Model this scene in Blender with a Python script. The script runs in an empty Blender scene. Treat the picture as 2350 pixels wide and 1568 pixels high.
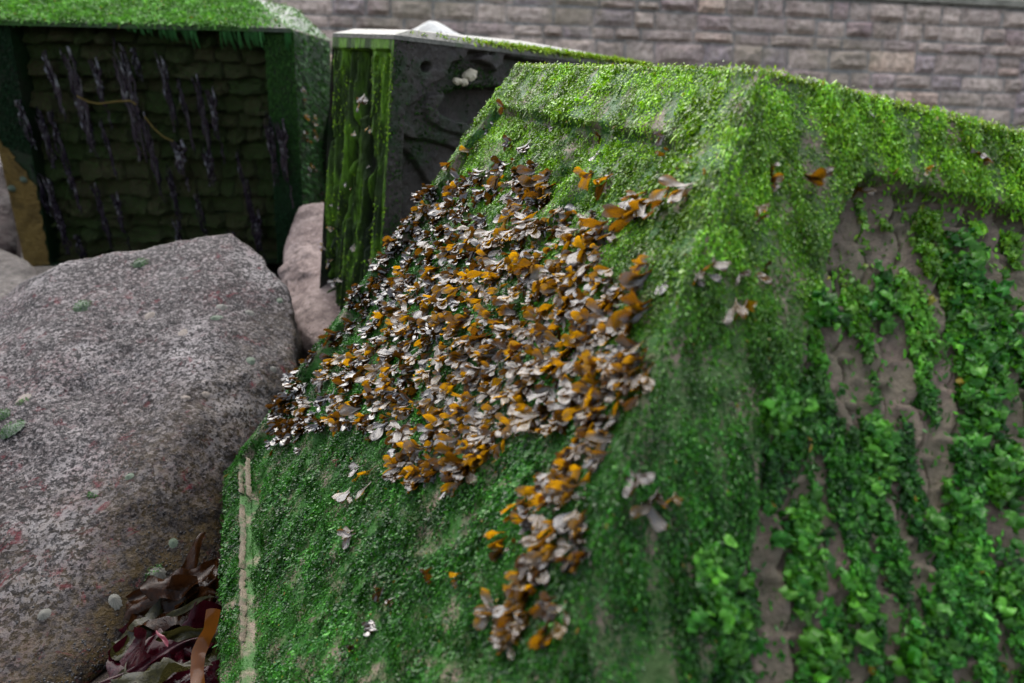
import bpy, bmesh, math, random
import numpy as np
from mathutils import Vector, Matrix
from mathutils.bvhtree import BVHTree

S = bpy.context.scene
COL = S.collection
rnd = random.Random(7)
rng = np.random.default_rng(11)
PI = math.pi

# ------------------------------------------------------------------ camera, sky, sun, exposure
F, CX, CY = 1567.0, 1175.0, 784.0            # focal length and centre of the photograph on a 2350 x 1568 grid
CAMZ, PITCH, ROLL = 0.80, math.radians(21.8), math.radians(2.0)
fw = np.array([0, math.cos(PITCH), -math.sin(PITCH)])
up0 = np.array([0, math.sin(PITCH), math.cos(PITCH)])
r0 = np.array([1.0, 0, 0])
RT = r0*math.cos(ROLL) + up0*math.sin(ROLL)
UP = up0*math.cos(ROLL) - r0*math.sin(ROLL)
CAM = np.array([0, 0, CAMZ])
cam = bpy.data.cameras.new('camera'); camo = bpy.data.objects.new('camera', cam); COL.objects.link(camo)
camo.matrix_world = Matrix(((RT[0], UP[0], -fw[0], CAM[0]), (RT[1], UP[1], -fw[1], CAM[1]),
                            (RT[2], UP[2], -fw[2], CAM[2]), (0, 0, 0, 1)))
cam.sensor_width = 36; cam.lens = 24; cam.clip_start = 0.02; cam.clip_end = 500
cam.dof.use_dof = True; cam.dof.focus_distance = 0.94; cam.dof.aperture_fstop = 3.8
S.camera = camo
W = bpy.data.worlds.new('World'); S.world = W; W.use_nodes = True
wn = W.node_tree.nodes; wl = W.node_tree.links
for n in list(wn): wn.remove(n)
wo = wn.new('ShaderNodeOutputWorld'); bg = wn.new('ShaderNodeBackground'); sk = wn.new('ShaderNodeTexSky')
hs = wn.new('ShaderNodeHueSaturation')
sk.sky_type = 'NISHITA'; sk.sun_disc = False
SUN_EL, SUN_AZ = math.radians(57), math.radians(-20)    # azimuth from +Y towards +X
sk.sun_elevation = SUN_EL; sk.sun_rotation = SUN_AZ
sk.air_density = 1.2; sk.dust_density = 4.0; sk.ozone_density = 1.0
hs.inputs['Saturation'].default_value = 0.55             # an overcast sky: the same light with little blue left
wl.new(sk.outputs[0], hs.inputs['Color']); wl.new(hs.outputs[0], bg.inputs[0]); wl.new(bg.outputs[0], wo.inputs[0])
bg.inputs[1].default_value = 0.10
sun = bpy.data.lights.new('sun', 'SUN'); suno = bpy.data.objects.new('sun', sun); COL.objects.link(suno)
sun.energy = 1.5; sun.angle = math.radians(90); sun.color = (1, 0.98, 0.965)
sd = Vector((math.sin(SUN_AZ)*math.cos(SUN_EL), math.cos(SUN_AZ)*math.cos(SUN_EL), math.sin(SUN_EL)))
suno.rotation_euler = (-sd).to_track_quat('-Z', 'Y').to_euler()
S.view_settings.view_transform = 'Standard'; S.view_settings.look = 'None'
S.view_settings.exposure = 2.2; S.view_settings.gamma = 1.0; S.view_settings.use_curve_mapping = False
S.render.engine = 'CYCLES'
S.cycles.max_bounces = 6; S.cycles.transparent_max_bounces = 6

# ------------------------------------------------------------------ helpers
def ray(x, y):
    return RT*((x-CX)/F) - UP*((y-CY)/F) + fw
def U(x, y, Z): return CAM + ray(x, y)*Z
def UY(x, y, Y):
    d = ray(x, y); return CAM + d*(Y/d[1])
def UZ(x, y, z):
    d = ray(x, y); return CAM + d*((z-CAMZ)/d[2])
def proj(P):
    d = P-CAM; Z = d@fw
    return CX+F*(d@RT)/Z, CY-F*(d@UP)/Z, Z
def nrm(v): return v/np.maximum(np.linalg.norm(v, axis=-1, keepdims=True), 1e-9)
def sst(a, b, x):
    t = np.clip((x-a)/(b-a), 0, 1); return t*t*(3-2*t)

def _h(ix, iy, iz, seed):
    h = (ix.astype(np.uint32)*np.uint32(374761393) + iy.astype(np.uint32)*np.uint32(668265263)
         + iz.astype(np.uint32)*np.uint32(2147483647) + np.uint32((seed*974634777) & 0xffffffff))
    h = (h ^ (h >> np.uint32(13)))*np.uint32(1274126177)
    h = (h ^ (h >> np.uint32(16)))*np.uint32(2246822519)
    return ((h ^ (h >> np.uint32(15))) & np.uint32(0xffffff)).astype(np.float64)/0xffffff
def vnoise(p, seed=0):
    p = np.asarray(p, float)
    i = np.floor(p).astype(np.int64); f = p-i; f = f*f*f*(f*(f*6-15)+10)
    o = 0
    for dx in (0, 1):
        for dy in (0, 1):
            for dz in (0, 1):
                w = (f[..., 0] if dx else 1-f[..., 0])*(f[..., 1] if dy else 1-f[..., 1])*(f[..., 2] if dz else 1-f[..., 2])
                o = o + w*_h(i[..., 0]+dx, i[..., 1]+dy, i[..., 2]+dz, seed)
    return o*2-1
def fbm(p, octv=4, seed=0, gain=.5):
    a, s, o = 1.0, 0.0, 0
    p = np.asarray(p, float)
    for k in range(octv):
        o = o + a*vnoise(p*(2.03**k)+k*17.3, seed+k); s += a; a *= gain
    return o/s

def fast_mesh(name, V, quads, col=None, smooth=True):
    """quads: (n,k) int array, all faces with k corners"""
    me = bpy.data.meshes.new(name)
    V = np.ascontiguousarray(V, np.float32); quads = np.ascontiguousarray(quads, np.int32)
    n, k = quads.shape
    me.vertices.add(len(V)); me.vertices.foreach_set('co', V.ravel())
    me.loops.add(n*k); me.loops.foreach_set('vertex_index', quads.ravel())
    me.polygons.add(n)
    me.polygons.foreach_set('loop_start', np.arange(0, n*k, k, dtype=np.int32))
    me.polygons.foreach_set('use_smooth', np.full(n, smooth))
    me.update(calc_edges=True); me.validate()
    if col is not None:
        a = me.attributes.new('Col', 'FLOAT_COLOR', 'POINT')
        c = np.ones((len(V), 4), np.float32); c[:, :3] = col
        a.data.foreach_set('color', c.ravel())
    return me
def poly_mesh(name, V, faces, smooth=False):
    me = bpy.data.meshes.new(name)
    me.from_pydata([tuple(map(float, v)) for v in V], [], faces); me.update()
    bm = bmesh.new(); bm.from_mesh(me); bmesh.ops.recalc_face_normals(bm, faces=bm.faces[:]); bm.to_mesh(me); bm.free()
    if smooth: me.polygons.foreach_set('use_smooth', [True]*len(me.polygons))
    return me
def link(name, me, mat=None, parent=None):
    o = bpy.data.objects.new(name, me); COL.objects.link(o)
    if mat is not None and me is not None and not me.materials: me.materials.append(mat)
    if parent is not None: o.parent = parent
    return o
def empty(name, loc=(0, 0, 0)):
    o = bpy.data.objects.new(name, None); o.empty_display_size = .05
    COL.objects.link(o); o.location = tuple(map(float, loc)); return o
def tag(o, label=None, cat=None, group=None, kind=None):
    if label: o['label'] = label
    if cat: o['category'] = cat
    if group: o['group'] = group
    if kind: o['kind'] = kind
    return o
def grid_quads(nu, nv):
    i = np.arange(nu-1)[None, :] + nu*np.arange(nv-1)[:, None]
    return np.stack([i, i+1, i+nu+1, i+nu], -1).reshape(-1, 4)
def frame_of(z, x):
    """3x3 with columns x, y, z from normal z and rough x"""
    z = nrm(np.asarray(z, float)); y = nrm(np.cross(z, x)); x = np.cross(y, z)
    return np.stack([x, y, z], 1)
def set_mat(o, R, loc, sc=(1, 1, 1)):
    M = Matrix.Identity(4)
    for i in range(3):
        for j in range(3): M[i][j] = float(R[i, j]*sc[j])
        M[i][3] = float(loc[i])
    o.matrix_basis = M

# ------------------------------------------------------------------ materials
class NT:
    def __init__(s, name):
        s.m = bpy.data.materials.new(name); s.m.use_nodes = True
        s.n = s.m.node_tree.nodes; s.l = s.m.node_tree.links
        for x in list(s.n): s.n.remove(x)
        s.out = s.n.new('ShaderNodeOutputMaterial'); s.b = s.n.new('ShaderNodeBsdfPrincipled')
        s.l.new(s.b.outputs[0], s.out.inputs[0])
        s.tc = s.n.new('ShaderNodeTexCoord')
    def put(s, sock, v):
        if isinstance(v, bpy.types.NodeSocket): s.l.new(v, sock)
        elif isinstance(v, tuple) and len(v) == 3 and sock.type == 'RGBA': sock.default_value = (*v, 1)
        else: sock.default_value = v
    def coord(s, scale=(1, 1, 1), kind='Object'):
        mp = s.n.new('ShaderNodeMapping'); s.l.new(s.tc.outputs[kind], mp.inputs[0]); mp.inputs['Scale'].default_value = scale
        return mp.outputs[0]
    def noise(s, scale, detail=4, rough=.55, vec=None, dist=0):
        t = s.n.new('ShaderNodeTexNoise'); t.inputs['Scale'].default_value = scale
        t.inputs['Detail'].default_value = detail; t.inputs['Roughness'].default_value = rough; t.inputs['Distortion'].default_value = dist
        s.l.new(vec if vec is not None else s.tc.outputs['Object'], t.inputs['Vector']); return t.outputs[0]
    def voro(s, scale, vec=None, feature='F1', out='Distance'):
        t = s.n.new('ShaderNodeTexVoronoi'); t.inputs['Scale'].default_value = scale; t.feature = feature
        s.l.new(vec if vec is not None else s.tc.outputs['Object'], t.inputs['Vector']); return t.outputs[out]
    def ramp(s, v, stops, interp='LINEAR'):
        r = s.n.new('ShaderNodeValToRGB'); r.color_ramp.interpolation = interp
        e = r.color_ramp.elements
        while len(e) < len(stops): e.new(0.5)
        for k, (p, c) in enumerate(stops):
            e[k].position = p
            e[k].color = (c, c, c, 1) if not isinstance(c, tuple) else (*c, 1)
        s.l.new(v, r.inputs[0]); return r.outputs[0]
    def mix(s, fac, a, b, blend='MIX'):
        m = s.n.new('ShaderNodeMix'); m.data_type = 'RGBA'; m.blend_type = blend
        s.put(m.inputs['Factor'], fac); s.put(m.inputs['A'], a) if False else None
        s.put(m.inputs[6], a); s.put(m.inputs[7], b); return m.outputs[2]
    def math(s, op, a, b=0.0):
        m = s.n.new('ShaderNodeMath'); m.operation = op; s.put(m.inputs[0], a); s.put(m.inputs[1], b); return m.outputs[0]
    def attr(s, name='Col'):
        a = s.n.new('ShaderNodeAttribute'); a.attribute_name = name; return a
    def oinfo(s):
        return s.n.new('ShaderNodeObjectInfo').outputs['Random']
    def bump(s, h, strength=.5, dist=.01, prev=None):
        b = s.n.new('ShaderNodeBump'); b.inputs['Strength'].default_value = strength; b.inputs['Distance'].default_value = dist
        s.l.new(h, b.inputs['Height'])
        if prev is not None: s.l.new(prev, b.inputs['Normal'])
        s.l.new(b.outputs[0], s.b.inputs['Normal']); return b.outputs[0]
    def fin(s, color, rough, spec=.5, coat=0.0, translucent=None, tfac=.3, k=.42):
        if k != 1: color = s.mix(1.0, color, (k, k, k), 'MULTIPLY')
        s.put(s.b.inputs['Base Color'], color); s.put(s.b.inputs['Roughness'], rough)
        s.b.inputs['Specular IOR Level'].default_value = spec
        if coat:
            s.b.inputs['Coat Weight'].default_value = coat; s.b.inputs['Coat Roughness'].default_value = .12
        if translucent is not None:
            tr = s.n.new('ShaderNodeBsdfTranslucent'); mx = s.n.new('ShaderNodeMixShader'); mx.inputs[0].default_value = tfac
            s.put(tr.inputs[0], translucent)
            s.l.new(s.b.outputs[0], mx.inputs[1]); s.l.new(tr.outputs[0], mx.inputs[2]); s.l.new(mx.outputs[0], s.out.inputs[0])
        return s.m

def m_concrete(name, base, dark, green=None, gmin=.5, gmax=.7, rough=.55, gscale=9, bumpd=.004, masked=False):
    t = NT(name)
    n1 = t.noise(14, 6, .6); n2 = t.noise(120, 4, .7); v = t.voro(160)
    c = t.mix(t.ramp(n1, [(.3, 0.0), (.7, 1.0)]), dark, base)
    c = t.mix(t.ramp(n2, [(.35, .0), (.75, .55)]), c, tuple(min(1, x*1.7) for x in base))
    c = t.mix(t.ramp(v, [(.02, .8), (.16, 0.0)]), c, tuple(x*.35 for x in dark))
    if green is not None:
        g = t.noise(gscale, 7, .65)
        gm = t.ramp(g, [(gmin, 0.0), (gmax, 1.0)])
        if masked: gm = t.math('MULTIPLY', gm, t.attr().outputs['Fac'])    # film thickness stored on the mesh
        c = t.mix(gm, c, green)
    t.bump(n2, .6, bumpd, t.bump(t.noise(45, 6, .6), .5, bumpd*2))
    return t.fin(c, rough, .14)
def m_algae(name, rough=.13, tf=.32, spec=.34):
    t = NT(name); c = t.attr().outputs['Color']
    t.bump(t.noise(420, 2), .5, .0015); t.b.inputs['IOR'].default_value = 1.38
    return t.fin(c, rough, spec, 0, t.mix(1.0, c, (.62, .66, .25), 'MULTIPLY'), tf, .60)

M = {}
M['main'] = m_concrete('bare_concrete_with_moss_film', (.27, .20, .155), (.13, .098, .075), (.032, .135, .014), .38, .52, .5, 26, .004, True)
M['left'] = m_concrete('dark_wet_concrete', (.045, .05, .032), (.015, .018, .012), (.015, .045, .014), .38, .58, .5, 7)
M['roof'] = m_concrete('mossy_chamfer_concrete', (.10, .115, .085), (.05, .07, .045), (.06, .16, .03), .4, .55, .55, 5)
M['carved'] = m_concrete('slate_grey_concrete', (.095, .080, .072), (.028, .025, .024), (.030, .070, .024), .48, .66, .42, 9)
M['lip'] = m_concrete('pale_concrete', (.30, .285, .25), (.15, .15, .125), (.18, .30, .10), .55, .75, .6, 12)  # top slab, paler than the faces below it
M['wornlip'] = m_concrete('worn_buff_edge', (.20, .165, .115), (.09, .072, .05), (.05, .09, .03), .5, .62, .6, 60)
M['algae'] = m_algae('green_algae')
M['algae_far'] = m_algae('green_algae_turf', .5, .25, .10)

def m_lump():
    t = NT('rough_dark_stone')
    r = t.oinfo()
    c = t.mix(t.noise(30, 5, .7), (.016, .013, .010), (.20, .15, .085))
    c = t.mix(t.ramp(r, [(.1, 0.0), (.9, .75)]), c, (.05, .075, .025))
    c = t.mix(t.ramp(t.noise(14, 6, .75), [(.48, 0.0), (.60, .9)]), c, (.05, .15, .02))
    t.bump(t.noise(55, 7, .8), 1.0, .035)
    return t.fin(c, .42, .16, k=.85)
M['lump'] = m_lump()
def m_ridged():
    t = NT('ridged_green_concrete')
    vec = t.coord((1, 1, .16))
    g = t.noise(34, 6, .65, vec); f = t.noise(150, 4, .7, t.coord((1, 1, .3)))
    c = t.mix(t.math('MULTIPLY', t.attr().outputs['Fac'], t.ramp(g, [(.30, .35), (.46, 1.0)])), (.018, .019, .014), (.20, .44, .03))  # near-black base: bare concrete plus painted shade in slots and holes
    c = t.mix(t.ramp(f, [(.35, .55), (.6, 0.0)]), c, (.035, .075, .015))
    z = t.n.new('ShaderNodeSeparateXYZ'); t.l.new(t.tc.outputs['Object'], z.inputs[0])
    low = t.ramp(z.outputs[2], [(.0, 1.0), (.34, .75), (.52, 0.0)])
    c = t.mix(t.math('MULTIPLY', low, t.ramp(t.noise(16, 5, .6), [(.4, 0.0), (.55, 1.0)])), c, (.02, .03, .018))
    t.bump(f, .8, .006)
    return t.fin(c, .5, .12)
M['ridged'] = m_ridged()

def m_granite():
    t = NT('crusted_granite')
    fine = t.noise(260, 4, .7); gr = t.voro(210)
    c = t.mix(t.ramp(t.noise(8, 7, .7), [(.36, 0.0), (.62, 1.0)]), (.060, .048, .048), (.19, .165, .165))
    c = t.mix(t.ramp(t.noise(3.4, 6, .7), [(.47, 0.0), (.60, .9)]), c, (.44, .41, .41))
    c = t.mix(t.ramp(t.noise(5, 6, .7, t.coord((1.3, 1, 1))), [(.50, 0.0), (.64, .55)]), c, (.20, .095, .10))
    def grain(scale):
        sp = t.n.new('ShaderNodeSeparateColor'); t.l.new(t.voro(scale, None, 'F1', 'Color'), sp.inputs[0]); return sp.outputs[0]
    c = t.mix(t.ramp(t.math('ADD', grain(150), t.math('MULTIPLY', t.noise(20, 6, .75), .8)), [(.62, .92), (.84, 0.0)]), c, (.014, .011, .012))
    c = t.mix(t.ramp(grain(240), [(.30, .9), (.42, 0.0)]), c, (.016, .013, .014))
    c = t.mix(t.ramp(grain(190), [(.76, 0.0), (.90, .60)]), c, (.42, .375, .375))
    c = t.mix(t.ramp(fine, [(.56, 0.0), (.66, .7)]), c, (.42, .38, .37))
    # olive and brown film, darkened to carry the foot's shade too, red crusts
    z = t.n.new('ShaderNodeSeparateXYZ'); t.l.new(t.tc.outputs['Object'], z.inputs[0])
    x = t.math('ADD', z.outputs[2], t.math('MULTIPLY', z.outputs[0], -.60))
    low = t.ramp(t.math('ADD', x, t.math('MULTIPLY', t.noise(7, 4), .22)), [(.10, 1.0), (.36, 0.0)])
    film = t.mix(t.ramp(t.noise(46, 6, .75), [(.42, 0.0), (.60, 1.0)]), (.008, .005, .0035), (.075, .048, .012))
    c = t.mix(t.math('MULTIPLY', low, .96), c, film)
    red = t.ramp(t.noise(23, 7, .75, None, .8), [(.575, 0.0), (.66, .9)])
    c = t.mix(red, c, (.14, .020, .028))
    b = t.bump(gr, .3, .004); b = t.bump(t.noise(110, 6, .75), .9, .008, b); b = t.bump(t.noise(22, 6, .7), .6, .03, b)
    rough = t.ramp(low, [(0.0, .65), (1.0, .42)])
    return t.fin(c, rough, .10, k=.50)
M['granite'] = m_granite()
def m_stone(name, a, b, speck=.5, wet=.7):
    t = NT(name)
    c = t.mix(t.ramp(t.noise(6, 6, .65), [(.3, 0.0), (.7, 1.0)]), a, b)
    c = t.mix(t.ramp(t.noise(90, 4, .7), [(.52, 0.0), (.7, speck)]), c, tuple(min(1, v*1.8) for v in b))
    c = t.mix(t.ramp(t.voro(55), [(.10, .6), (.25, 0.0)]), c, tuple(v*.3 for v in a))
    c = t.mix(t.ramp(t.noise(11, 6, .7), [(.50, 0.0), (.64, .7)]), c, tuple(v*.45 for v in a))
    t.bump(t.noise(40, 7, .7), .9, .02)
    return t.fin(c, wet, .12, k=.55)
M['pale'] = m_stone('pale_pink_granite', (.17, .115, .105), (.46, .37, .34), .5)
M['grey_boulder'] = m_stone('grey_granite', (.10, .085, .075), (.25, .225, .205))
M['white'] = m_stone('whitish_stone', (.55, .56, .54), (.78, .79, .77), .2)
M['darkrock'] = m_stone('dark_wet_rock', (.025, .016, .015), (.08, .045, .042), .4, .35)

def m_wallstone():
    t = NT('wall_granite_block')
    r = t.oinfo(); w = t.n.new('ShaderNodeTexWhiteNoise'); w.noise_dimensions = '1D'; t.l.new(r, w.inputs['W'])
    sep = t.n.new('ShaderNodeSeparateColor'); t.l.new(w.outputs['Color'], sep.inputs[0])
    c = t.ramp(r, [(0.0, (.27, .21, .185)), (.30, (.36, .285, .245)), (.46, (.44, .345, .295)), (.60, (.33, .265, .225)),
                   (.74, (.27, .195, .20)), (.84, (.50, .36, .27)), (.93, (.27, .215, .22)), (1.0, (.23, .19, .195))])
    geo = t.n.new('ShaderNodeNewGeometry')
    n = t.noise(3.2, 7, .7, geo.outputs['Position']); n2 = t.noise(16, 5, .7, geo.outputs['Position'])
    c = t.mix(t.ramp(n, [(.40, .0), (.66, .40)]), c, (.50, .43, .36))
    c = t.mix(t.ramp(n2, [(.36, .7), (.58, 0.0)]), c, (.10, .08, .06))
    c = t.mix(t.ramp(t.noise(1.1, 5, .6, geo.outputs['Position']), [(.50, 0.0), (.66, .55)]), c, (.17, .15, .10))
    t.bump(n2, .9, .05)
    return t.fin(c, .85, .06, k=1.22)
M['wallstone'] = m_wallstone()
M['mortar'] = m_stone('mortar', (.20, .19, .17), (.55, .53, .49), .2, .9)
M['ledge'] = m_stone('mossy_ledge', (.24, .23, .185), (.42, .40, .33), .3, .9)
M['ground'] = m_stone('wet_shingle', (.03, .024, .02), (.10, .08, .066), .5, .4)

def m_frond():
    t = NT('brown_seaweed')
    r = t.oinfo()
    c = t.ramp(r, [(0.0, (.06, .028, .003)), (.25, (.15, .072, .004)), (.55, (.36, .20, .005)), (1.0, (.60, .36, .010))])
    c = t.mix(t.ramp(t.noise(30, 4), [(.35, .5), (.62, 0.0)]), c, (.045, .020, .003))
    t.bump(t.noise(90, 3, .5), .28, .002)
    t.b.inputs['IOR'].default_value = 1.68
    return t.fin(c, .09, .95, 0, t.mix(1.0, c, (.95, .78, .30), 'MULTIPLY'), .50, .13)
M['frond'] = m_frond()
def m_weed(name, a, b, tf=.12, rough=.05, spec=.13, k=.30):
    t = NT(name)
    c = t.mix(t.ramp(t.noise(24, 5), [(.3, 0.0), (.7, 1.0)]), a, b)
    t.bump(t.noise(40, 3), .2, .004)
    t.b.inputs['IOR'].default_value = 1.42
    return t.fin(c, rough, spec, 0, b, tf, k)
M['kelp_brown'] = m_weed('brown_kelp', (.014, .006, .003), (.055, .020, .006), .12)
M['kelp_red'] = m_weed('red_dulse', (.018, .002, .005), (.065, .006, .013), .12)
M['kelp_olive'] = m_weed('olive_weed', (.016, .016, .006), (.060, .055, .016))
M['kelp_orange'] = m_weed('orange_kelp', (.07, .022, .004), (.17, .056, .007), .25, .22, .3, .45)
M['pinkweed'] = m_weed('pink_weed', (.30, .04, .07), (.26, .035, .06), .15, .2, .3, .3)
M['laver'] = m_weed('purple_laver', (.03, .022, .036), (.085, .064, .10), .05, .2, .9, .30)
M['straw'] = m_weed('yellow_straw', (.30, .20, .05), (.45, .32, .08), .1, .4)
M['ochre'] = m_stone('ochre_crust', (.17, .105, .025), (.25, .165, .045), .15, .6)
def m_shell(name, a, b):
    t = NT(name)
    at = t.attr().outputs['Color']
    c = t.mix(t.noise(120, 4, .7), a, b); c = t.mix(1.0, c, at, 'MULTIPLY')
    t.bump(t.noise(260, 3), .5, .003)
    return t.fin(c, .5, .2)
M['shell_grey'] = m_shell('grey_limpet_shell', (.14, .14, .12), (.30, .295, .255))
M['shell_pale'] = m_shell('pale_limpet_shell', (.24, .185, .16), (.43, .37, .31))
M['shell_green'] = m_shell('green_limpet_shell', (.07, .12, .075), (.20, .25, .175))
t = NT('barnacle'); M['barn'] = t.fin(t.attr().outputs['Color'], .4, .25)
t = NT('bright_shell'); M['fleck'] = t.fin((.80, .70, .50), .5, .4)

# ------------------------------------------------------------------ ground
n = 140
gx, gy = np.meshgrid(np.linspace(-1, 1, n), np.linspace(-1, 1, n))
gx = np.sign(gx)*np.abs(gx)**2.2*40; gy = np.sign(gy)*np.abs(gy)**2.2*40+1.5
P = np.stack([gx, gy, np.zeros_like(gx)], -1)
P[..., 2] = -.02 + .03*fbm(P*1.3, 4, 3) + .02*fbm(P*9, 3, 4)
o = link('ground', fast_mesh('ground', P.reshape(-1, 3), grid_quads(n, n)), M['ground']); tag(o, kind='structure')

# ------------------------------------------------------------------ sea wall of coursed granite, leaning back
yaw, bat = math.radians(9), math.radians(13)
wu = np.array([math.cos(yaw), math.sin(yaw), 0]); wb = np.array([-math.sin(yaw), math.cos(yaw), 0])
wv = np.array([0, 0, 1])*math.cos(bat) + wb*math.sin(bat)
wnrm = np.cross(wu, wv); wnrm = wnrm if wnrm[1] < 0 else -wnrm
W0 = U(1175, 150, 7.4)
def wp(u, v, n=0.0): return W0 + wu*u + wv*v + wnrm*n
wall = empty('sea_wall', wp(0, -(W0[2]+.1)/wv[2]))
tag(wall, 'long sea wall of coursed brownish granite blocks with pale mortar joints behind the concrete blocks', 'sea wall')
inv = Vector(wall.location)
def rel(P): return np.asarray(P, float) - np.array(wall.location)
vb, vt = -(W0[2]+.15)/wv[2], 1.25
Lw = 14.0
Vs = []
for (u, v) in ((-Lw, vb), (Lw, vb), (Lw, vt), (-Lw, vt)): Vs += [rel(wp(u, v, 0))]
for (u, v) in ((-Lw, vb), (Lw, vb), (Lw, vt), (-Lw, vt)): Vs += [rel(wp(u, v, -.6))]
link('mortar', poly_mesh('mortar', Vs, [(0, 1, 2, 3), (7, 6, 5, 4), (0, 4, 5, 1), (1, 5, 6, 2), (2, 6, 7, 3), (3, 7, 4, 0)]), M['mortar'], wall)
def stone_mesh(k):
    nu, nv = 7, 5
    a, b = np.meshgrid(np.linspace(-.5, .5, nu), np.linspace(-.5, .5, nv))
    e = np.minimum(.5-np.abs(a), .5-np.abs(b))
    z = np.where(e < 1e-6, 0, .75 + .25*sst(0, .25, e)) + np.where(e > 1e-6, .55*fbm(np.stack([a*3+k*7, b*2.4, a*0+k], -1), 3, k), 0)
    aa = a + np.where(e < 1e-6, .025, .02)*fbm(np.stack([a*4+k, b*4, a*0+3.1], -1), 2, k+40)
    bb = b + .05*fbm(np.stack([a*4+k, b*4, a*0+8.1], -1), 2, k+80)
    return fast_mesh('stone', np.stack([aa, bb, z], -1).reshape(-1, 3), grid_quads(nu, nv), smooth=False)
stones = [stone_mesh(k) for k in range(10)]
for me in stones: me.materials.append(M['wallstone'])
Rw = np.stack([wu, wv, wnrm], 1)
ledge_v = U(2068, 4, 8)  # find the course of the ledge by a ray on the wall plane
d = ray(2120, 8); k = ((W0-CAM)@wnrm)/(d@wnrm); LV = ((CAM+d*k-W0)@wv)
sr = random.Random(5)
v = LV - .02; cnt = 0
while v > -1.0:
    hgt = sr.choice([.13, .16, .18, .19, .21, .24])
    u = -3.3 - sr.random()*.4
    while u < 6.1 and cnt < 298:
        wdt = sr.choice((sr.uniform(.2, .34), sr.uniform(.3, .52), sr.uniform(.45, .66)))
        split = hgt > .2 and sr.random() < .12
        for (bv, bh) in (((v-hgt*.5, hgt*.5), (v-hgt, hgt*.5)) if split else ((v-hgt, hgt),)):
            so = link('stone', sr.choice(stones), None, wall)
            jt = .016
            set_mat(so, Rw, rel(wp(u+wdt/2, bv+bh/2+sr.uniform(-.006, .006), .002)), ((wdt-jt*sr.uniform(.6, 1.6))*(1 if sr.random() < .5 else -1), (bh-jt)*sr.uniform(.90, 1.06), sr.uniform(.015, .060)))
            cnt += 1
        u += wdt
    v -= hgt
SVX = [np.array([q.co[:] for q in me.vertices]) for me in stones]; SQ = np.array([p.vertices[:] for p in stones[0].polygons])
Vx, Qx, off = [], [], 0
for (ua, ub) in ((-9.5, -3.35), (6.2, 10.5)):
    v = LV-.02
    while v > vb+.1:
        hgt = sr.choice([.13, .16, .18, .19, .21, .24]); u = ua
        while u < ub:
            wdt = min(sr.uniform(.25, .62), ub-u+.02)
            q = SVX[sr.randrange(10)]*np.array([wdt-.016, hgt-.016, sr.uniform(.03, .08)])
            Vx.append(rel(wp(u+wdt/2, v-hgt/2, .002)) + q@Rw.T); Qx.append(SQ+off); off += len(q); u += wdt
        v -= hgt
o = link('far_stones', fast_mesh('far_stones', np.concatenate(Vx), np.concatenate(Qx), smooth=False), M['wallstone'], wall); o['kind'] = 'stuff'
Vs = []
for (v0, n0) in ((LV, 0.0), (LV, .05), (LV+.07, .05), (LV+.10, .02), (LV+.10, 0.0)):
    Vs += [rel(wp(-Lw, v0, n0)), rel(wp(Lw, v0, n0))]
link('ledge', poly_mesh('ledge', Vs, [(0, 1, 3, 2), (2, 3, 5, 4), (4, 5, 7, 6), (6, 7, 9, 8)]), M['ledge'], wall)
# dry weeds rooted on the ledge of the wall
def flakes(P, N, T, L, Wd, lift, curl=.35, jit=.5, rows=3):
    n = len(P)
    D = nrm(T*(1-lift)[:, None] + N*lift[:, None] + rng.normal(0, 1, (n, 3))*jit*.5)
    Sd = nrm(np.cross(D, N) + rng.normal(0, 1, (n, 3))*jit*.55)
    Bn = nrm(np.cross(Sd, D))
    c = rng.normal(0, curl, n)
    prof = {3: (.45, 1.0, .5), 4: (.4, .9, 1.0, .35), 2: (1, .7)}[rows]
    V = np.zeros((n, rows, 2, 3))
    for r in range(rows):
        t = r/(rows-1)
        ctr = P + D*(L*t)[:, None] + Bn*(c*L*t*t)[:, None] - N*(L*.35*t*t)[:, None]
        tw = Sd + Bn*(rng.normal(0, .35, n)*t)[:, None]
        V[:, r, 0] = ctr - tw*(Wd*prof[r]*.5)[:, None]; V[:, r, 1] = ctr + tw*(Wd*prof[r]*.5)[:, None]
    base = (np.arange(n)*rows*2)[:, None]
    Q = []
    for r in range(rows-1): Q.append(base + np.array([2*r, 2*r+1, 2*r+3, 2*r+2])[None])
    return V.reshape(-1, 3), np.concatenate(Q), rows*2
def flake_obj(name, parts, mat):
    V, Q, C, off = [], [], [], 0
    for (v, q, k), col in parts:
        V.append(v); Q.append(q+off); C.append(np.repeat(col, k, 0)); off += len(v)
    return link(name, fast_mesh(name, np.concatenate(V), np.concatenate(Q), np.concatenate(C)), mat)
def greens(n, a, b, var=.25, yellow=0.0):
    t = rng.random(n)[:, None]
    c = np.array(a)*(1-t)+np.array(b)*t
    c = c*(1+rng.normal(0, var, n))[:, None].clip(.35, 1.8)
    if yellow > 0:
        m = rng.random(n) < yellow
        c[m] = np.array((.30, .20, .02))*rng.uniform(.5, 1.1, m.sum())[:, None]
    return c.clip(.004, .8)

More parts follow.
